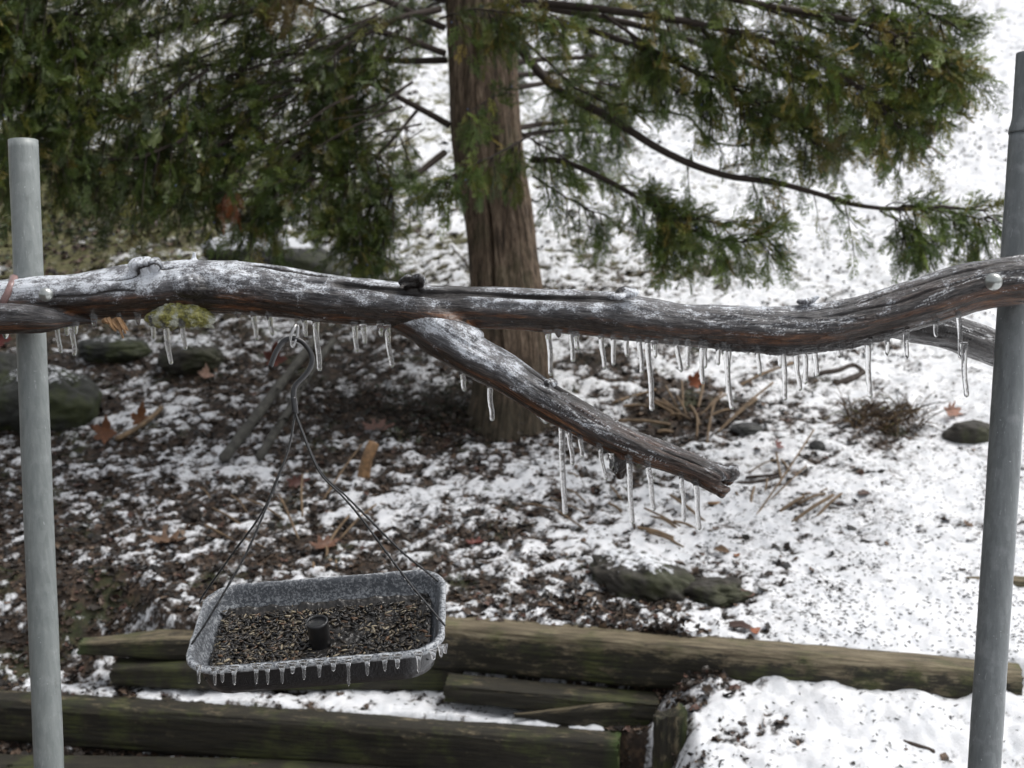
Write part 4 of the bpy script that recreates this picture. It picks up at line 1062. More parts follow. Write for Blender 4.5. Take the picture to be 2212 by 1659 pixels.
timber(at_z(930, 1351, zt), at_z(2212, 1456, zt), .120, .10, 'long weathered timber with a tan top edge running from feeder tray to grey post', 1, end0=0, end1=.3, taper1=.05)
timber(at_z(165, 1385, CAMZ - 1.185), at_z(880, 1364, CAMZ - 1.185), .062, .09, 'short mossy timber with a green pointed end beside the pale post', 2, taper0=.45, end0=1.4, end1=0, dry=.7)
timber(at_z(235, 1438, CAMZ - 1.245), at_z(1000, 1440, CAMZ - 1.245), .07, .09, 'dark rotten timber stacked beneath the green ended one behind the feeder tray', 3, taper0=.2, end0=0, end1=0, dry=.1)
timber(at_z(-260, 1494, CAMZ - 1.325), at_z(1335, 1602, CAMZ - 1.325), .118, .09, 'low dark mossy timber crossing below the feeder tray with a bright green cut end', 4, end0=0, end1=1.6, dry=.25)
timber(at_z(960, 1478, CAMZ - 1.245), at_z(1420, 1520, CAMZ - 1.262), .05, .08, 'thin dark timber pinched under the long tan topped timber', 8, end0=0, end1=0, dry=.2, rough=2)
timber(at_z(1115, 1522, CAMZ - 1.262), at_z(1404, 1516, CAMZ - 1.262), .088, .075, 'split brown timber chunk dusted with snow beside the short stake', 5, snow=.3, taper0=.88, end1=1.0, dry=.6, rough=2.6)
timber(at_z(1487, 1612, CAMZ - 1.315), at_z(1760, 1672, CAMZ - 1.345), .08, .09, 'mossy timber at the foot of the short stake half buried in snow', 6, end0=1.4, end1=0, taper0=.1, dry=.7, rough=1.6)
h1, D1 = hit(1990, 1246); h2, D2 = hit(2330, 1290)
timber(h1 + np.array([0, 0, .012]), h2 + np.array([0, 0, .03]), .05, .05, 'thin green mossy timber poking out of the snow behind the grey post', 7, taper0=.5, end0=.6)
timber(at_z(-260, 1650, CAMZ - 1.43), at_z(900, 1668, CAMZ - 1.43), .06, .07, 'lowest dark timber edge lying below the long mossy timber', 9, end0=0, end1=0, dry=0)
# upright stake
b0 = at_z(1450, 1640, CAMZ - 1.33); n = 40; seg = 48
th = np.linspace(0, 2 * math.pi, seg, endpoint=False); e = .45
ca = np.sign(np.cos(th)) * np.abs(np.cos(th)) ** e; sa = np.sign(np.sin(th)) * np.abs(np.sin(th)) ** e
zv = np.linspace(-.06, .095, n); A, TH = np.meshgrid(zv, th, indexing='ij')
rr = 1 + .22 * fbm(A * 9, np.cos(TH) * 4, np.sin(TH) * 4, 15, 4, .6) 
V = np.stack([b0[0] + rr * np.cos(TH) ** 1 * 0 + rr * ca[None] * .036 + 0 * A, b0[1] + .03 + rr * sa[None] * .03, b0[2] + A + sm(.05, .095, A) * (.016 * fbm(np.cos(TH) * 3, np.sin(TH) * 3, None, 17, 3) + ca[None] * .010)], -1).reshape(-1, 3)
q = MB(); q.add(V, grid_q(n, seg)); ring = V[-seg:]; cc = ring.mean(0)
q.add(np.concatenate([cc + (ring - cc) * s - np.array([0, 0, .010 * (1 - s)]) for s in (1, .8, .6, .4, .2, .02)]), grid_q(6, seg))
nv = q.n; q.A['topside'] = [np.full(nv, .12)]; q.A['snow'] = [np.zeros(nv)]; VV = np.concatenate(q.V); q.A['grain'] = [np.stack([VV[:, 2], VV[:, 0] * 8, VV[:, 1] * 8], 1)]; q.A['endmoss'] = [.6 * sm(.01, .035, VV[:, 0] - b0[0])]
tag(q.build('timber_stake', M['timber'], None, True, loc=tuple(b0)), 'short upright timber stake with a mossy right edge between two cut timbers', 'stake')

# ------------------------------------------------------------------ rocks
def rock(px, py, rx, ry, rz, mat, label, seed, sink=.35, name='rock', snow=0., group=None, flat=1.0, rot=0., tilt=0., cat='rock', rough=.28):
    c, D = hit(px, py); ph, th = np.meshgrid(np.linspace(0, math.pi, 70), np.linspace(0, 2 * math.pi, 110, endpoint=False), indexing='ij')
    S = np.stack([np.sin(ph) * np.cos(th), np.sin(ph) * np.sin(th), np.cos(ph)], -1).reshape(-1, 3)
    S0 = S.copy(); e = 1.0; S = np.sign(S) * np.abs(S) ** e
    n = fbm(S0[:, 0] * 1.5 + seed * 3.1, S0[:, 1] * 1.5, S0[:, 2] * 1.5, seed, 3) + .30 * fbm(S0[:, 0] * 5, S0[:, 1] * 5, S0[:, 2] * 5, seed + 3, 5, .55)
    S = S * (1 + rough * n)[:, None]
    S = S * [rx, ry, rz]
    R = rotm((0, 0, 1), rot) @ rotm((0, 1, 0), tilt)
    S = S @ R.T
    nz_ = sm(.2, .85, (S[:, 2]) / (np.abs(S[:, 2]).max()))
    o = mesh_np(name, S + c + np.array([0, 0, rz * (1 - 2 * sink)]), grid_q(70, 110), mat, None, True, {'snow': np.clip(nz_ * snow, 0, 1)}, loc=tuple(c))
    return tag(o, label, cat, group)
rock(1390, 1262, .155, .085, .070, M['rock'], 'dark mossy rock slab lying in leaf litter above the long tan topped timber', 11, .52, tilt=.26, rot=-.55, snow=.62, rough=.5)
rock(1535, 1283, .10, .06, .040, M['rock'], 'lower greenish shoulder of rock beside a curled brown leaf', 12, .5, rot=-.3, rough=.45)
rock(95, 905, .19, .18, .13, M['boulder'], 'large dark green boulder thinly capped with snow behind the pale post', 13, .3, snow=.55)
rock(-60, 850, .2, .2, .12, M['boulder'], 'dark boulder cut off by the picture edge beside the pale post', 14, .3, snow=.3)
rock(250, 768, .14, .11, .06, M['boulder'], 'low dark rock with a streak of snow under the torn bark flake', 15, .3, snow=.5)
rock(415, 790, .13, .12, .075, M['rock'], 'round dark rock with a snowy cap below the hanging lichen clump', 16, .3, snow=.6)
rock(600, 600, .34, .2, .13, M['slab'], 'long dark slab with a sloping snow cover below the cedar boughs', 17, .25, snow=1.2, tilt=.22, rough=.16)
rock(1698, 1232, .020, .018, .014, M['stone'], 'small black pebble on clean snow right of the mossy slab', 18, .25, 'pebble', cat='pebble')
rock(1765, 970, .027, .022, .018, M['stone'], 'small round dark stone touching the tip of a long pale stalk', 19, .25, 'stone', cat='stone')
rock(2100, 950, .085, .06, .045, M['rock'], 'dark stone partly behind the grey post above the mossy stick', 20, .3, 'stone', cat='stone')
rock(416, 1125, .026, .026, .026, mat_rock('seed_ball', (.03, .022, .016), 0.0), 'round dark spiny ball lying in the litter left of the feeder wires', 21, .15, 'seed_ball', cat='seed ball', rough=.4)
rock(1615, 930, .06, .05, .018, M['stone'], 'flat grey stone chip right of the cut stalk clump', 22, .3, 'stone', cat='stone', rot=.4)
rock(1548, 1090, .03, .012, .006, M['flake'], 'brown flat scrap of wood under the forked limb tip', 23, .2, 'wood_scrap', cat='scrap', rot=.1)

# ------------------------------------------------------------------ sticks, stalks, leaves
Z6 = lambda a, b: (1314.5 + a * .3521, 759.5 + b * .3521)
Z4 = lambda a, b: (584.2 + a * .3081, 827.6 + b * .3081)
Z1 = lambda a, b: (a * .3079, 681.5 + b * .3079)
ORD = ['leftmost', 'second from left', 'third from left', 'fourth from left', 'fifth from left', 'sixth from left', 'seventh from left', 'eighth from left', 'ninth from left', 'rightmost']
def stalks(lst, conv, label, name, cat, r=.0034, seed=1, mat=None, lift=.10, group=None):
    """each item: base px -> tip px. The base stands on the ground, the tip rises towards the viewer's side of it"""
    m_ = MB(); b_ = []
    lst = sorted(lst, key=lambda i: (i[0][0] + i[1][0]) / 2)
    for no, it_ in enumerate(lst):
        (a, b), (c, d) = it_[0], it_[1]; f = it_[2] if len(it_) > 2 else 1.0
        p0, D0 = hit(*conv(a, b)); tip = conv(c, d)
        p0 = p0 + np.array([0, 0, .004])
        # the tip floats a little above the ground, at the base's depth or just past it
        g_, Dg = hit(*tip)
        Dtip = D0 + (Dg - D0) * .55
        p1 = P(tip[0], tip[1], Dtip)
        gz_ = G0(p1[0], p1[1]) + .012
        if p1[2] < gz_: p1[2] = gz_
        mid = (p0 + p1) / 2 + np.array([U(-.004, .004), 0, U(.0, .01) * f])
        q = resample([p0, mid, p1], 14)
        rr = np.full(14, r) * U(.75, 1.25)
        if it_[0] and len(it_) > 3: rr = np.linspace(r, r * .5, 14)
        V, Q, T = tube(q, rr * (1 + .12 * fbm(np.arange(14) * .8, np.full(14, U(0, 9)), None, 2, 2)), 8); m_.add(V, Q, T); b_.append(p0)
        if name == 'dead_stalk':
            tag(m_.build(name, mat or M['stalk'], None, True, loc=tuple(p0)), label if len(lst) == 1 else label % ('rightmost' if no == len(lst) - 1 else ORD[no]), 'stalk', group); m_ = MB()
    if name == 'dead_stalk': return
    o = m_.build(name, mat or M['stalk'], None, True, loc=tuple(np.mean(b_, 0)))
    return tag(o, label, cat, group)
stalks([((400, 370), (290, 300)), ((420, 345), (350, 210)), ((455, 335), (450, 180)), ((550, 350), (580, 200)), ((560, 400), (720, 260)), ((760, 240), (1130, 70)), ((600, 600), (655, 300)), ((660, 510), (910, 290)), ((700, 470), (1010, 190)), ((540, 540), (540, 380)),
        ((290, 240), (30, 395)), ((380, 455), (60, 430)), ((400, 505), (300, 520)), ((250, 345), (90, 360)), ((440, 380), (330, 290)), ((480, 400), (420, 270)), ((600, 420), (760, 350)), ((590, 380), (700, 250)), ((500, 420), (380, 400)), ((620, 470), (640, 330)), ((560, 460), (500, 330)), ((450, 420), (260, 300))],
       Z6, 'clump of cut brown stalks radiating from dark soil below the orange leaf', 'dead_plant', 'plant', r=.0046)
stalks([((880, 1050), (1260, 480)), ((970, 940), (1215, 700)), ((1070, 830), (1030, 620)), ((870, 965), (895, 830)), ((955, 880), (975, 780)), ((770, 950), (750, 890)), ((1110, 740), (1060, 660)), ((860, 750), (1040, 660)), ((800, 915), (780, 870))], Z6,
       '%s of the thin pale stalks leaning beyond the forked limb tip', 'dead_stalk', 'stalk', group='pale stalks beyond the limb tip', r=.0028)
stalks([((1120, 1060), (1380, 880)), ((1270, 1030), (1430, 870)), ((1050, 990), (1200, 890)), ((1160, 945), (1330, 870)), ((1160, 900), (1240, 890)), ((1270, 900), (1340, 855))], Z6,
       '%s of the bent tan stalks fanned on clean snow', 'dead_stalk', 'stalk', group='fan of bent tan stalks', r=.0042)
stalks([((440, 1080), (220, 960)), ((400, 1150), (180, 1080)), ((600, 1060), (380, 880)), ((460, 1210), (250, 1110)), ((80, 990), (0, 930)), ((90, 930), (10, 820)), ((540, 1100), (400, 1040)), ((420, 1090), (260, 1010)), ((400, 1165), (230, 1100)), ((630, 1165), (625, 1100))], Z6,
       '%s of the broken tan stalks uphill of the rock slab', 'dead_stalk', 'stalk', group='broken stalks by the rock slab', r=.0036)
stalks([((200, 1110), (60, 780)), ((225, 950), (225, 640)), ((370, 830), (640, 430)), ((390, 1170), (550, 930)), ((480, 1110), (740, 850)), ((390, 1250), (390, 1150)), ((470, 1330), (460, 1240)), ((300, 1350), (300, 1260))], Z4,
       '%s of the thin brown stalks between the feeder wires', 'dead_stalk', 'stalk', group='stalks between the feeder wires', r=.0032)
stalks([((1640, 1590), (1440, 1470)), ((1740, 1400), (1620, 1260)), ((1990, 1440), (1720, 1280)), ((1720, 1500), (1490, 1350)), ((1860, 1640), (1700, 1560)), ((1400, 1220), (1480, 1380))], Z1,
       '%s of the rusty stalks between pale post and wires', 'dead_stalk', 'stalk', group='rusty stalks beside the wires', r=.0032)
stalks([((2200, 1030), (1760, 840), 3)], Z4, 'single curved orange stalk below the limb icicles', 'dead_stalk', 'stalk', r=.0026)
stalks([((2212, 920), (1960, 800)), ((2212, 850), (2080, 740)), ((2170, 700), (2080, 630))], Z4, '%s of three short tan stalks near the longest icicle', 'dead_stalk', 'stalk', group='short tan stalks by the longest icicle', r=.0028)
# grassy clump at the right
m_ = MB(); cb, cD = hit(*Z6(1660, 430)); cols = []
for k in range(230):
    b = cb + np.array([U(-.10, .13), U(-.09, .09), 0]); b[2] = G0(b[0], b[1])
    a = U(0, 2 * math.pi); L = U(.05, .17); d = np.array([math.cos(a) * .6, math.sin(a) * .5 - .1, U(.5, 1.6)]); d = nrm(d)
    bend = U(.1, 1)
    q = np.array([b + d * L * t + np.array([math.cos(a) * .05, -.03, -.16]) * (t ** 2) * L * 6 * bend for t in np.linspace(0, 1, 9)])
    V, Q, T = tube(resample(q, 10), np.linspace(.0022, .0008, 10), 4)
    cl = [(.07, .04, .022), (.15, .09, .04), (.03, .02, .012), (.22, .15, .07), (.16, .16, .04)][rng.choice(5, p=[.34, .22, .28, .11, .05])]
    m_.add(V, Q, T, tint=np.tile(list(cl) + [1], (len(V), 1)))
tag(m_.build('withered_plant', M['tint'], None, True, loc=tuple(cb)), 'bushy withered clump of curled brown and yellow blades in snow near the grey post', 'plant')
# sticks
def stick(px, r, label, name='stick', mat=None, lift=.01, cat='stick', group=None):
    pts = []
    for (a, b) in px:
        p, D = hit(a, b); pts.append(p + np.array([0, 0, r * .6 + lift]))
    n = 60; q = resample(pts, n)
    rr = r * (1 + .25 * fbm(np.linspace(0, 9, n), np.full(n, px[0][0] * .1), None, 8, 3)); rr[0] *= .5; rr[-1] *= .3; rr[1] *= .85
    V, Q, T = tube(q, rr, 20)
    V = V + (.18 * r * fbm(V[:, 0] * 60, V[:, 1] * 60, V[:, 2] * 60, 9, 3))[:, None]
    m_ = MB(); m_.add(V, Q, T); return tag(m_.build(name, mat or M['twig'], None, True, loc=tuple(q[n // 2])), label, cat, group)
stick([(690, 735), (640, 800), (560, 905), (480, 1010)], .018, 'long weathered grey stick leaning down the slope behind the black hook', mat=M['root'], lift=.012)
stick([(722, 740), (680, 800), (640, 870), (590, 950), (560, 1000)], .014, 'second weathered grey stick lying just right of the longer one', mat=M['root'], lift=.006)
stick([(625, 545), (580, 515), (530, 490), (495, 470)], .02, 'frosted grey stick rising off the snowy slab under the cedar', mat=M['root'], lift=.03)
stick([Z6(1260, 165), Z6(1400, 140), Z6(1510, 110), Z6(1570, 165)], .010, 'dark bent stick behind the withered clump', lift=.008)
stick([Z6(1380, 220), Z6(1450, 205), Z6(1560, 160)], .014, 'short black stick tucked under the dark bent stick', lift=.004)
stick([Z6(740, 830), Z6(900, 820), Z6(1050, 790)], .006, 'straight dark stick just beyond the forked limb tip', lift=.006)
stick([Z6(840, 790), Z6(960, 780), Z6(1060, 770)], .005, 'thin dark stick lying above the straight dark one', lift=.006)
stick([(1840, 1590), (1900, 1597), (1960, 1612), (2020, 1632)], .0055, 'thin dark twig on the clean snow below the long timber', lift=.004)
stick([Z4(720, 505), Z4(900, 490), Z4(1100, 488), Z4(1500, 520)], .0022, 'very thin straight twig on grey snow right of the upright wood chunk', lift=.008)
stick([(1010, 590), (1000, 575), (985, 560), (975, 545)], .004, 'small bare twig standing by the cedar trunk', lift=.03)
stick([(250, 965), (290, 945), (330, 915), (350, 895)], .009, 'split tan branch piece pointing up behind the pale post', mat=M['stalk'], lift=.02)
# upright wood chunk
c, D = hit(*Z4(650, 650)); q = resample([c + np.array([0, 0, -.01]), c + np.array([.012, 0, .05]), c + np.array([.035, .01, .105])], 40)
V, Q, T = tube(q, np.linspace(.020, .017, 40), 26); V = V + (.005 * fbm(V[:, 0] * 70, V[:, 1] * 70, V[:, 2] * 18, 9, 4))[:, None] * np.array([1, 1, .5])
m_ = MB(); m_.add(V, Q, T); tag(m_.build('wood_chunk', M['flake'], None, True, loc=tuple(c)), 'upright tan chunk of rotten wood standing in snow right of the feeder wires', 'wood chunk')

def leaf_mesh(kind, seed):
    r = np.random.default_rng(seed)
    if kind == 'oak':
        k = 34; a = np.linspace(0, 2 * math.pi, k, endpoint=False); rad = .55 + .20 * np.cos(a * 7) + .25 * np.cos(a) ** 2
        o = np.stack([rad * np.cos(a) * 1.2, rad * np.sin(a) * .8], 1)
    elif kind == 'maple':
        k = 40; a = np.linspace(0, 2 * math.pi, k, endpoint=False); rad = (.50 + .34 * np.abs(np.cos(a * 2.5)) ** 1.6 + .07 * np.cos(a * 15)) * (1 + .25 * np.cos(a - 1) + r.uniform(-.12, .12, k))
        o = np.stack([rad * np.cos(a), rad * np.sin(a)], 1)
    else:
        k = 20; a = np.linspace(0, 2 * math.pi, k, endpoint=False); o = np.stack([np.cos(a), .48 * np.sin(a) * (1 - .25 * np.cos(a))], 1)
    o = o * (1 + r.uniform(-.08, .08, (k, 1)))
    rings_ = np.array([1, .75, .5, .25])
    V = np.concatenate([o * s for s in rings_] + [np.zeros((1, 2))])
    curl = r.uniform(.35, .9); cz = curl * (V[:, 1] ** 2) * 1.6 + r.uniform(-.1, .35) * V[:, 0] ** 2 + .10 * np.sin(V[:, 0] * 5 + seed) * V[:, 1]
    V = np.column_stack([V, cz])
    Qs = grid_q(4, k); n = 4 * k; j = np.arange(k)
    T = np.stack([j + 3 * k, (j + 1) % k + 3 * k, np.full(k, n)], 1)
    return V, Qs, T
def leaf(px, py, size, kind, c, label, rx=0., ry=0., rz=0., seed=1, lift=.012):
    V, Q, T = leaf_mesh(kind, seed); p, D = hit(px, py)
    R = rotm((0, 0, 1), rz) @ rotm((1, 0, 0), rx) @ rotm((0, 1, 0), ry)
    V = (V * size) @ R.T; V = V - np.array([0, 0, V[:, 2].min()]) + p + np.array([0, 0, lift])
    m_ = MB(); m_.add(V, Q, T, tint=np.tile(list(c) + [1], (len(V), 1)))
    # stem
    s0 = V[0]; o = m_.build('fallen_leaf', M['tint'], None, True, loc=tuple(p))
    sol = o.modifiers.new('s', 'SOLIDIFY'); sol.thickness = .0006
    return tag(o, label, 'leaf', 'fallen leaves')
leaf(1500, 850, .036, 'maple', (.34, .10, .04), 'upright orange leaf caught on the cut stalk clump', rx=1.2, seed=3, lift=.02)
leaf(2022, 283, .085, 'oak', (.10, .035, .022), 'lone dark brown leaf on clean snow high on the slope', rx=.7, rz=.6, seed=4)
leaf(1604, 1296, .032, 'oval', (.12, .05, .035), 'curled reddish brown leaf at the end of the mossy rock slab', rx=.4, rz=.2, seed=5)
leaf(1679, 975, .034, 'oak', (.17, .06, .05), 'pinkish brown leaf behind the long pale stalks', rx=.9, rz=1.2, seed=6)
leaf(1868, 1075, .026, 'oval', (.07, .035, .025), 'small dark curled leaf alone right of the bent tan stalks', rx=.3, rz=.5, seed=7)
leaf(1558, 1199, .024, 'oval', (.20, .13, .08), 'pale curled leaf above the right end of the mossy slab', rx=.4, rz=-.6, seed=8)
leaf(1591, 1210, .014, 'oval', (.26, .12, .06), 'tiny orange leaf next to the pale curled one', rx=.2, rz=.9, seed=9)
leaf(1630, 1375, .018, 'oval', (.28, .09, .035), 'small orange leaf lying just above the long timber', rx=.5, rz=.8, seed=10)
leaf(1600, 1365, .030, 'oval', (.08, .045, .035), 'long brown leaf left of the small orange one above the long timber', rx=.2, rz=-.3, seed=11)
leaf(225, 962, .050, 'maple', (.20, .08, .035), 'rust coloured leaf propped up right of the pale post', rx=1.1, seed=12, lift=.01)
leaf(302, 925, .042, 'maple', (.24, .10, .04), 'pointed rusty leaf beside the split tan branch piece', rx=1.0, rz=.4, seed=13)
leaf(2, 775, .05, 'maple', (.22, .05, .04), 'red leaf at the edge left of the pale post', rx=1.2, seed=14, lift=.05)
leaf(592, 795, .05, 'maple', (.16, .045, .03), 'dark red leaf inside the curve of the black hook', rx=1.0, rz=.2, seed=15)
leaf(640, 1060, .036, 'oak', (.11, .04, .03), 'dark red brown leaf standing between the feeder wires', rx=1.2, rz=.7, seed=16)
leaf(1027, 1182, .028, 'oak', (.15, .035, .025), 'flat dark red leaf on grey snow right of the feeder wires', rx=.2, rz=.4, seed=17)
leaf(448, 822, .038, 'maple', (.30, .18, .13), 'pale pinkish leaf lying above the litter left of the hook', rx=.4, rz=.9, seed=18)
leaf(815, 935, .05, 'oak', (.17, .09, .07), 'faded pinkish leaf behind the upright wood chunk', rx=.5, rz=.3, seed=19)
leaf(700, 1190, .045, 'oak', (.15, .07, .04), 'brown lobed leaf just above the back rim of the feeder tray', rx=.5, rz=.8, seed=20)
leaf(2055, 905, .05, 'oak', (.30, .15, .10), 'tan crumpled leaf above the dark stone near the grey post', rx=.9, rz=.8, seed=21)
leaf(360, 1180, .05, 'oak', (.17, .10, .06), 'broad tan leaf in the dark litter left of the tray', rx=.2, rz=.1, seed=22)
leaf(1545, 1395, .03, 'oval', (.05, .03, .022), 'dark leaf half under snow above the long timber', rx=.1, rz=.2, seed=23)
leaf(1650, 1575, .018, 'oval', (.10, .06, .04), 'tiny brown oval leaf on clean snow right of the stake', rx=1.0, rz=1.3, seed=24)

# ------------------------------------------------------------------ litter, hulls, grass, ivy : stuff
def scatter(n, y0, y1, v0, v1, test):
    y = np.exp(U(math.log(y0), math.log(y1), n)); v = U(v0, v1, n); x = v * y
    z, f = G(x, y); k = test(x, y, f)
    return x[k], y[k], z[k], f[k]
def chip(seed):
    r = np.random.default_rng(seed); k = 7; a = np.linspace(0, 2 * math.pi, k, endpoint=False) + r.uniform(-.2, .2, k)
    rad = r.uniform(.45, 1, k); V = np.stack([rad * np.cos(a), rad * np.sin(a) * r.uniform(.35, .8), r.uniform(-.2, .3, k)], 1)
    V = np.vstack([V, [0, 0, r.uniform(-.1, .15)]]); j = np.arange(k)
    return V, np.stack([j, (j + 1) % k, np.full(k, k)], 1)
CH = [chip(s) for s in range(8)]
BR_ = np.array([(.012, .010, .008), (.024, .018, .013), (.045, .030, .021), (.080, .052, .034), (.14, .09, .06), (.10, .048, .033), (.23, .165, .115)])
mb = MB()
for (n, y0, y1, smin, smax) in ((60000, 2.35, 6.0, .004, .013), (14000, 2.4, 7.0, .010, .024), (9000, 6, 12, .015, .04)):
    x, y, z, f = scatter(int(n * 1.3), y0, y1, -.62, .58, lambda x, y, f: f < .52 + U(-.17, .08, len(x)))
    m = len(x); t = rng.integers(0, 8, m); ci = rng.choice(7, m, p=[.25, .24, .2, .14, .09, .05, .03])
    rt = rand_rots(m, .45); s_ = U(smin, smax, m)
    for k in range(8):
        q = t == k; bake(mb, CH[k][0], CH[k][1], rt[q], np.stack([x, y, z + .002 + U(0, .004, m)], 1)[q], np.stack([s_] * 3, 1)[q], rgba((BR_[ci] * U(.7, 1.3, m)[:, None])[q]))
    print('chips', m)
x, y, z, f = scatter(26000, 4.6, 12, -.3, .46, lambda x, y, f: (f > .45) & (U(0, 1, len(x)) < .15 + .8 * (vnoise(x * 3, y * 3, None, 79) > .55)))
m = len(x); s_ = U(.005, .016, m); ci = rng.choice(7, m, p=[.3, .25, .2, .1, .08, .04, .03])
bake(mb, CH[2][0], CH[2][1], rand_rots(m, .5), np.stack([x, y, z + .003], 1), np.stack([s_] * 3, 1), rgba(BR_[ci]))
for (a, b, r_, n) in ((1415, 1500, .035, 420), (1380, 1560, .02, 120), (1440, 1480, .03, 200), (1340, 1485, .05, 160), (1490, 1500, .03, 60), (1110, 930, .16, 700), (980, 900, .14, 400), (820, 880, .16, 400), (1300, 1330, .12, 260), (1180, 1300, .1, 160)):
    p, D = hit(a, b); x = p[0] + rng.normal(0, r_, n); y = p[1] + rng.normal(0, r_ * .5, n); z = Gz(x, y); s_ = U(.005, .014, n); ci = rng.choice(7, n, p=[.15, .2, .22, .2, .1, .1, .03])
    bake(mb, CH[n % 8][0], CH[n % 8][1], rand_rots(n, .8), np.stack([x, y, z + .002 + U(0, .03 if a > 1320 and b > 1400 else .008, n)], 1), np.stack([s_] * 3, 1), rgba(BR_[ci]))
tag(mb.build('leaf_litter', M['tint'], None, False), 'dark brown leaf litter and bark crumbs between the snow patches', 'leaf litter', None, 'stuff')
mb = MB()
x, y, z, f = scatter(80000, 2.35, 5.4, -.25, .46, lambda x, y, f: (f > .42) & (U(0, 1, len(x)) < (.10 + .75 * vnoise(x * 5, y * 7, None, 77) ** 1.5) * sm(5.2, 3.6, y) * sm(-.25, .02, x / y) * .6) & ((y + .2 * x > 2.95) | (U(0, 1, len(x)) < .25)))
m = len(x); ci = rng.choice(3, m, p=[.6, .3, .1]); s_ = U(.003, .0075, m)
bake(mb, HV, HF, rand_rots(m, .25), np.stack([x, y, z + .0012], 1), np.stack([s_, s_ * .8, s_ * .8], 1), rgba(np.array([(.010, .010, .011), (.03, .024, .018), (.14, .10, .06)])[ci])); print('hulls', m)
tag(mb.build('seed_husks', M['seed'], None), 'spilled dark seed husks speckling the snow below the limb', 'seed husks', None, 'stuff')
# thin needles and straws
mb = MB(); BLV = np.array([(-1, 0, 0), (0, .02, .06), (1, 0, .0), (0, -.02, .03)]); BLF = np.array([(0, 1, 3), (1, 2, 3)])
x, y, z, f = scatter(9000, 2.4, 5.5, -.45, .45, lambda x, y, f: f < .58)
m = len(x); s_ = U(.008, .03, m); cc = np.array([(.12, .07, .035), (.03, .02, .014), (.20, .14, .08)])[rng.integers(0, 3, m)]
bake(mb, BLV, BLF, rand_rots(m, .25), np.stack([x, y, z + .004], 1), np.stack([s_] * 3, 1), rgba(cc))
tag(mb.build('straw_litter', M['tint'], None, False), 'thin dry needles and straws strewn over soil and snow', 'straw', None, 'stuff')
mb = MB()
for (a, b, r_, n) in ((800, 860, .22, 900), (950, 890, .14, 500), (680, 780, .25, 500), (640, 700, .3, 400), (1000, 870, .1, 260), (480, 760, .3, 260), (1290, 790, .1, 120)):
    p, D = hit(a, b); x = p[0] + rng.normal(0, r_, n); y = p[1] + rng.normal(0, r_ * .6, n); z = Gz(x, y); s_ = U(.02, .07, n)
    bake(mb, BLV * [1, .6, .5], BLF, rand_rots(n, .7), np.stack([x, y, z + U(.005, .05, n)], 1), np.stack([s_] * 3, 1), rgba(np.array([(.014, .012, .008), (.03, .022, .014), (.02, .026, .010), (.06, .042, .025)])[rng.integers(0, 4, n)]))
tag(mb.build('undergrowth', M['tint'], None, False), 'dark tangled brush left of the cedar trunk base', 'undergrowth', None, 'stuff')
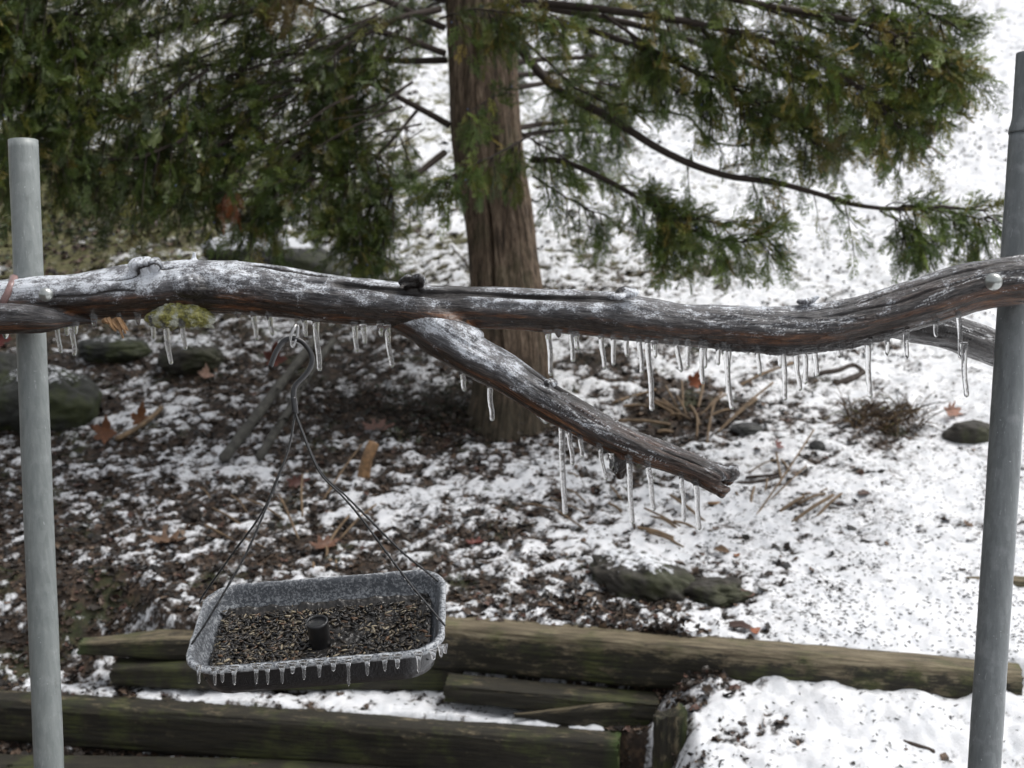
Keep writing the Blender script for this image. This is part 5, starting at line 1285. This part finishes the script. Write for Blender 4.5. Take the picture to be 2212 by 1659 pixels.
# grass tufts
mb = MB(); tv = np.array([(-.5, 0, 0), (.5, 0, 0), (.35, .15, .5), (-.35, .15, .5), (0, .5, 1.0)]) * [.06, .5, 1]; tf = np.array([(0, 1, 2), (0, 2, 3), (3, 2, 4)])
def tuft_at(px, py, rad, n, cols, hgt):
    p, D = hit(px, py); x = p[0] + rng.normal(0, rad, n); y = p[1] + rng.normal(0, rad * .6, n); z, f = G(x, y)
    s_ = U(.4, 1, n) * hgt; bake(mb, tv, tf, rand_rots(n, .5), np.stack([x, y, z], 1), np.stack([s_] * 3, 1), rgba(np.array(cols)[rng.integers(0, len(cols), n)] * U(.7, 1.2, n)[:, None]))
gr = [(.035, .075, .018), (.06, .10, .025), (.03, .05, .015), (.12, .12, .05)]; ol = [(.16, .15, .06), (.10, .11, .035), (.22, .18, .09)]
for (a, b, r_, n) in ((1480, 590, .12, 260), (1560, 600, .10, 160), (1600, 635, .1, 120), (1440, 600, .06, 120), (1640, 425, .14, 200), (1330, 600, .1, 90), (1310, 740, .08, 200), (1290, 785, .08, 120), (1900, 560, .05, 60), (1850, 545, .05, 60), (450, 820, .05, 90), (370, 815, .05, 70), (20, 1030, .08, 160), (150, 1340, .05, 90), (930, 880, .12, 220), (1010, 905, .1, 160),
                      (1700, 610, .08, 70), (1210, 560, .06, 70), (930, 550, .1, 110), (1590, 870, .04, 60), (1690, 850, .04, 70), (60, 1060, .06, 90)):
    tuft_at(a, b, r_, n, gr, .022)
for k in range(34):
    tuft_at(U(300, 1700), U(20, 380), U(.08, .28), 170, ol if k % 3 else gr, .03)
tag(mb.build('grass', M['tint'], None, False), 'short green and olive grass poking through the snow', 'grass', None, 'stuff')
# low leafy ground cover at the left
mb = MB(); LV, LQ, LT = leaf_mesh('oval', 3); 
for (a, b, r_, n, cols) in ((170, 470, .4, 600, [(.04, .09, .02), (.03, .06, .015), (.07, .11, .03)]), (120, 520, .5, 1000, [(.06, .04, .028), (.10, .06, .04), (.03, .02, .015)]), (330, 480, .3, 160, [(.05, .10, .025), (.08, .05, .03)]), (60, 430, .4, 600, [(.09, .08, .03), (.12, .09, .05), (.04, .06, .02)]), (240, 560, .3, 240, [(.05, .035, .025), (.09, .05, .035)]), (760, 880, .2, 140, [(.02, .02, .012), (.04, .03, .02)]), (960, 900, .2, 160, [(.02, .03, .012), (.03, .022, .015)])):
    p, D = hit(a, b); x = p[0] + rng.normal(0, r_, n); y = p[1] + rng.normal(0, r_ * .7, n); z, f = G(x, y)
    s_ = U(.007, .018, n); bake(mb, LV, np.vstack([LT, LQ[:, [0, 1, 2]], LQ[:, [0, 2, 3]]]), rand_rots(n, .55), np.stack([x, y, z + U(.005, .05, n)], 1), np.stack([s_] * 3, 1), rgba(np.array(cols)[rng.integers(0, len(cols), n)] * U(.6, 1.3, n)[:, None]))
tag(mb.build('ground_cover_leaves', M['tint'], None, False), 'low leafy ground cover and dead leaves under the cedar boughs', 'ground cover', None, 'stuff')
print('done')
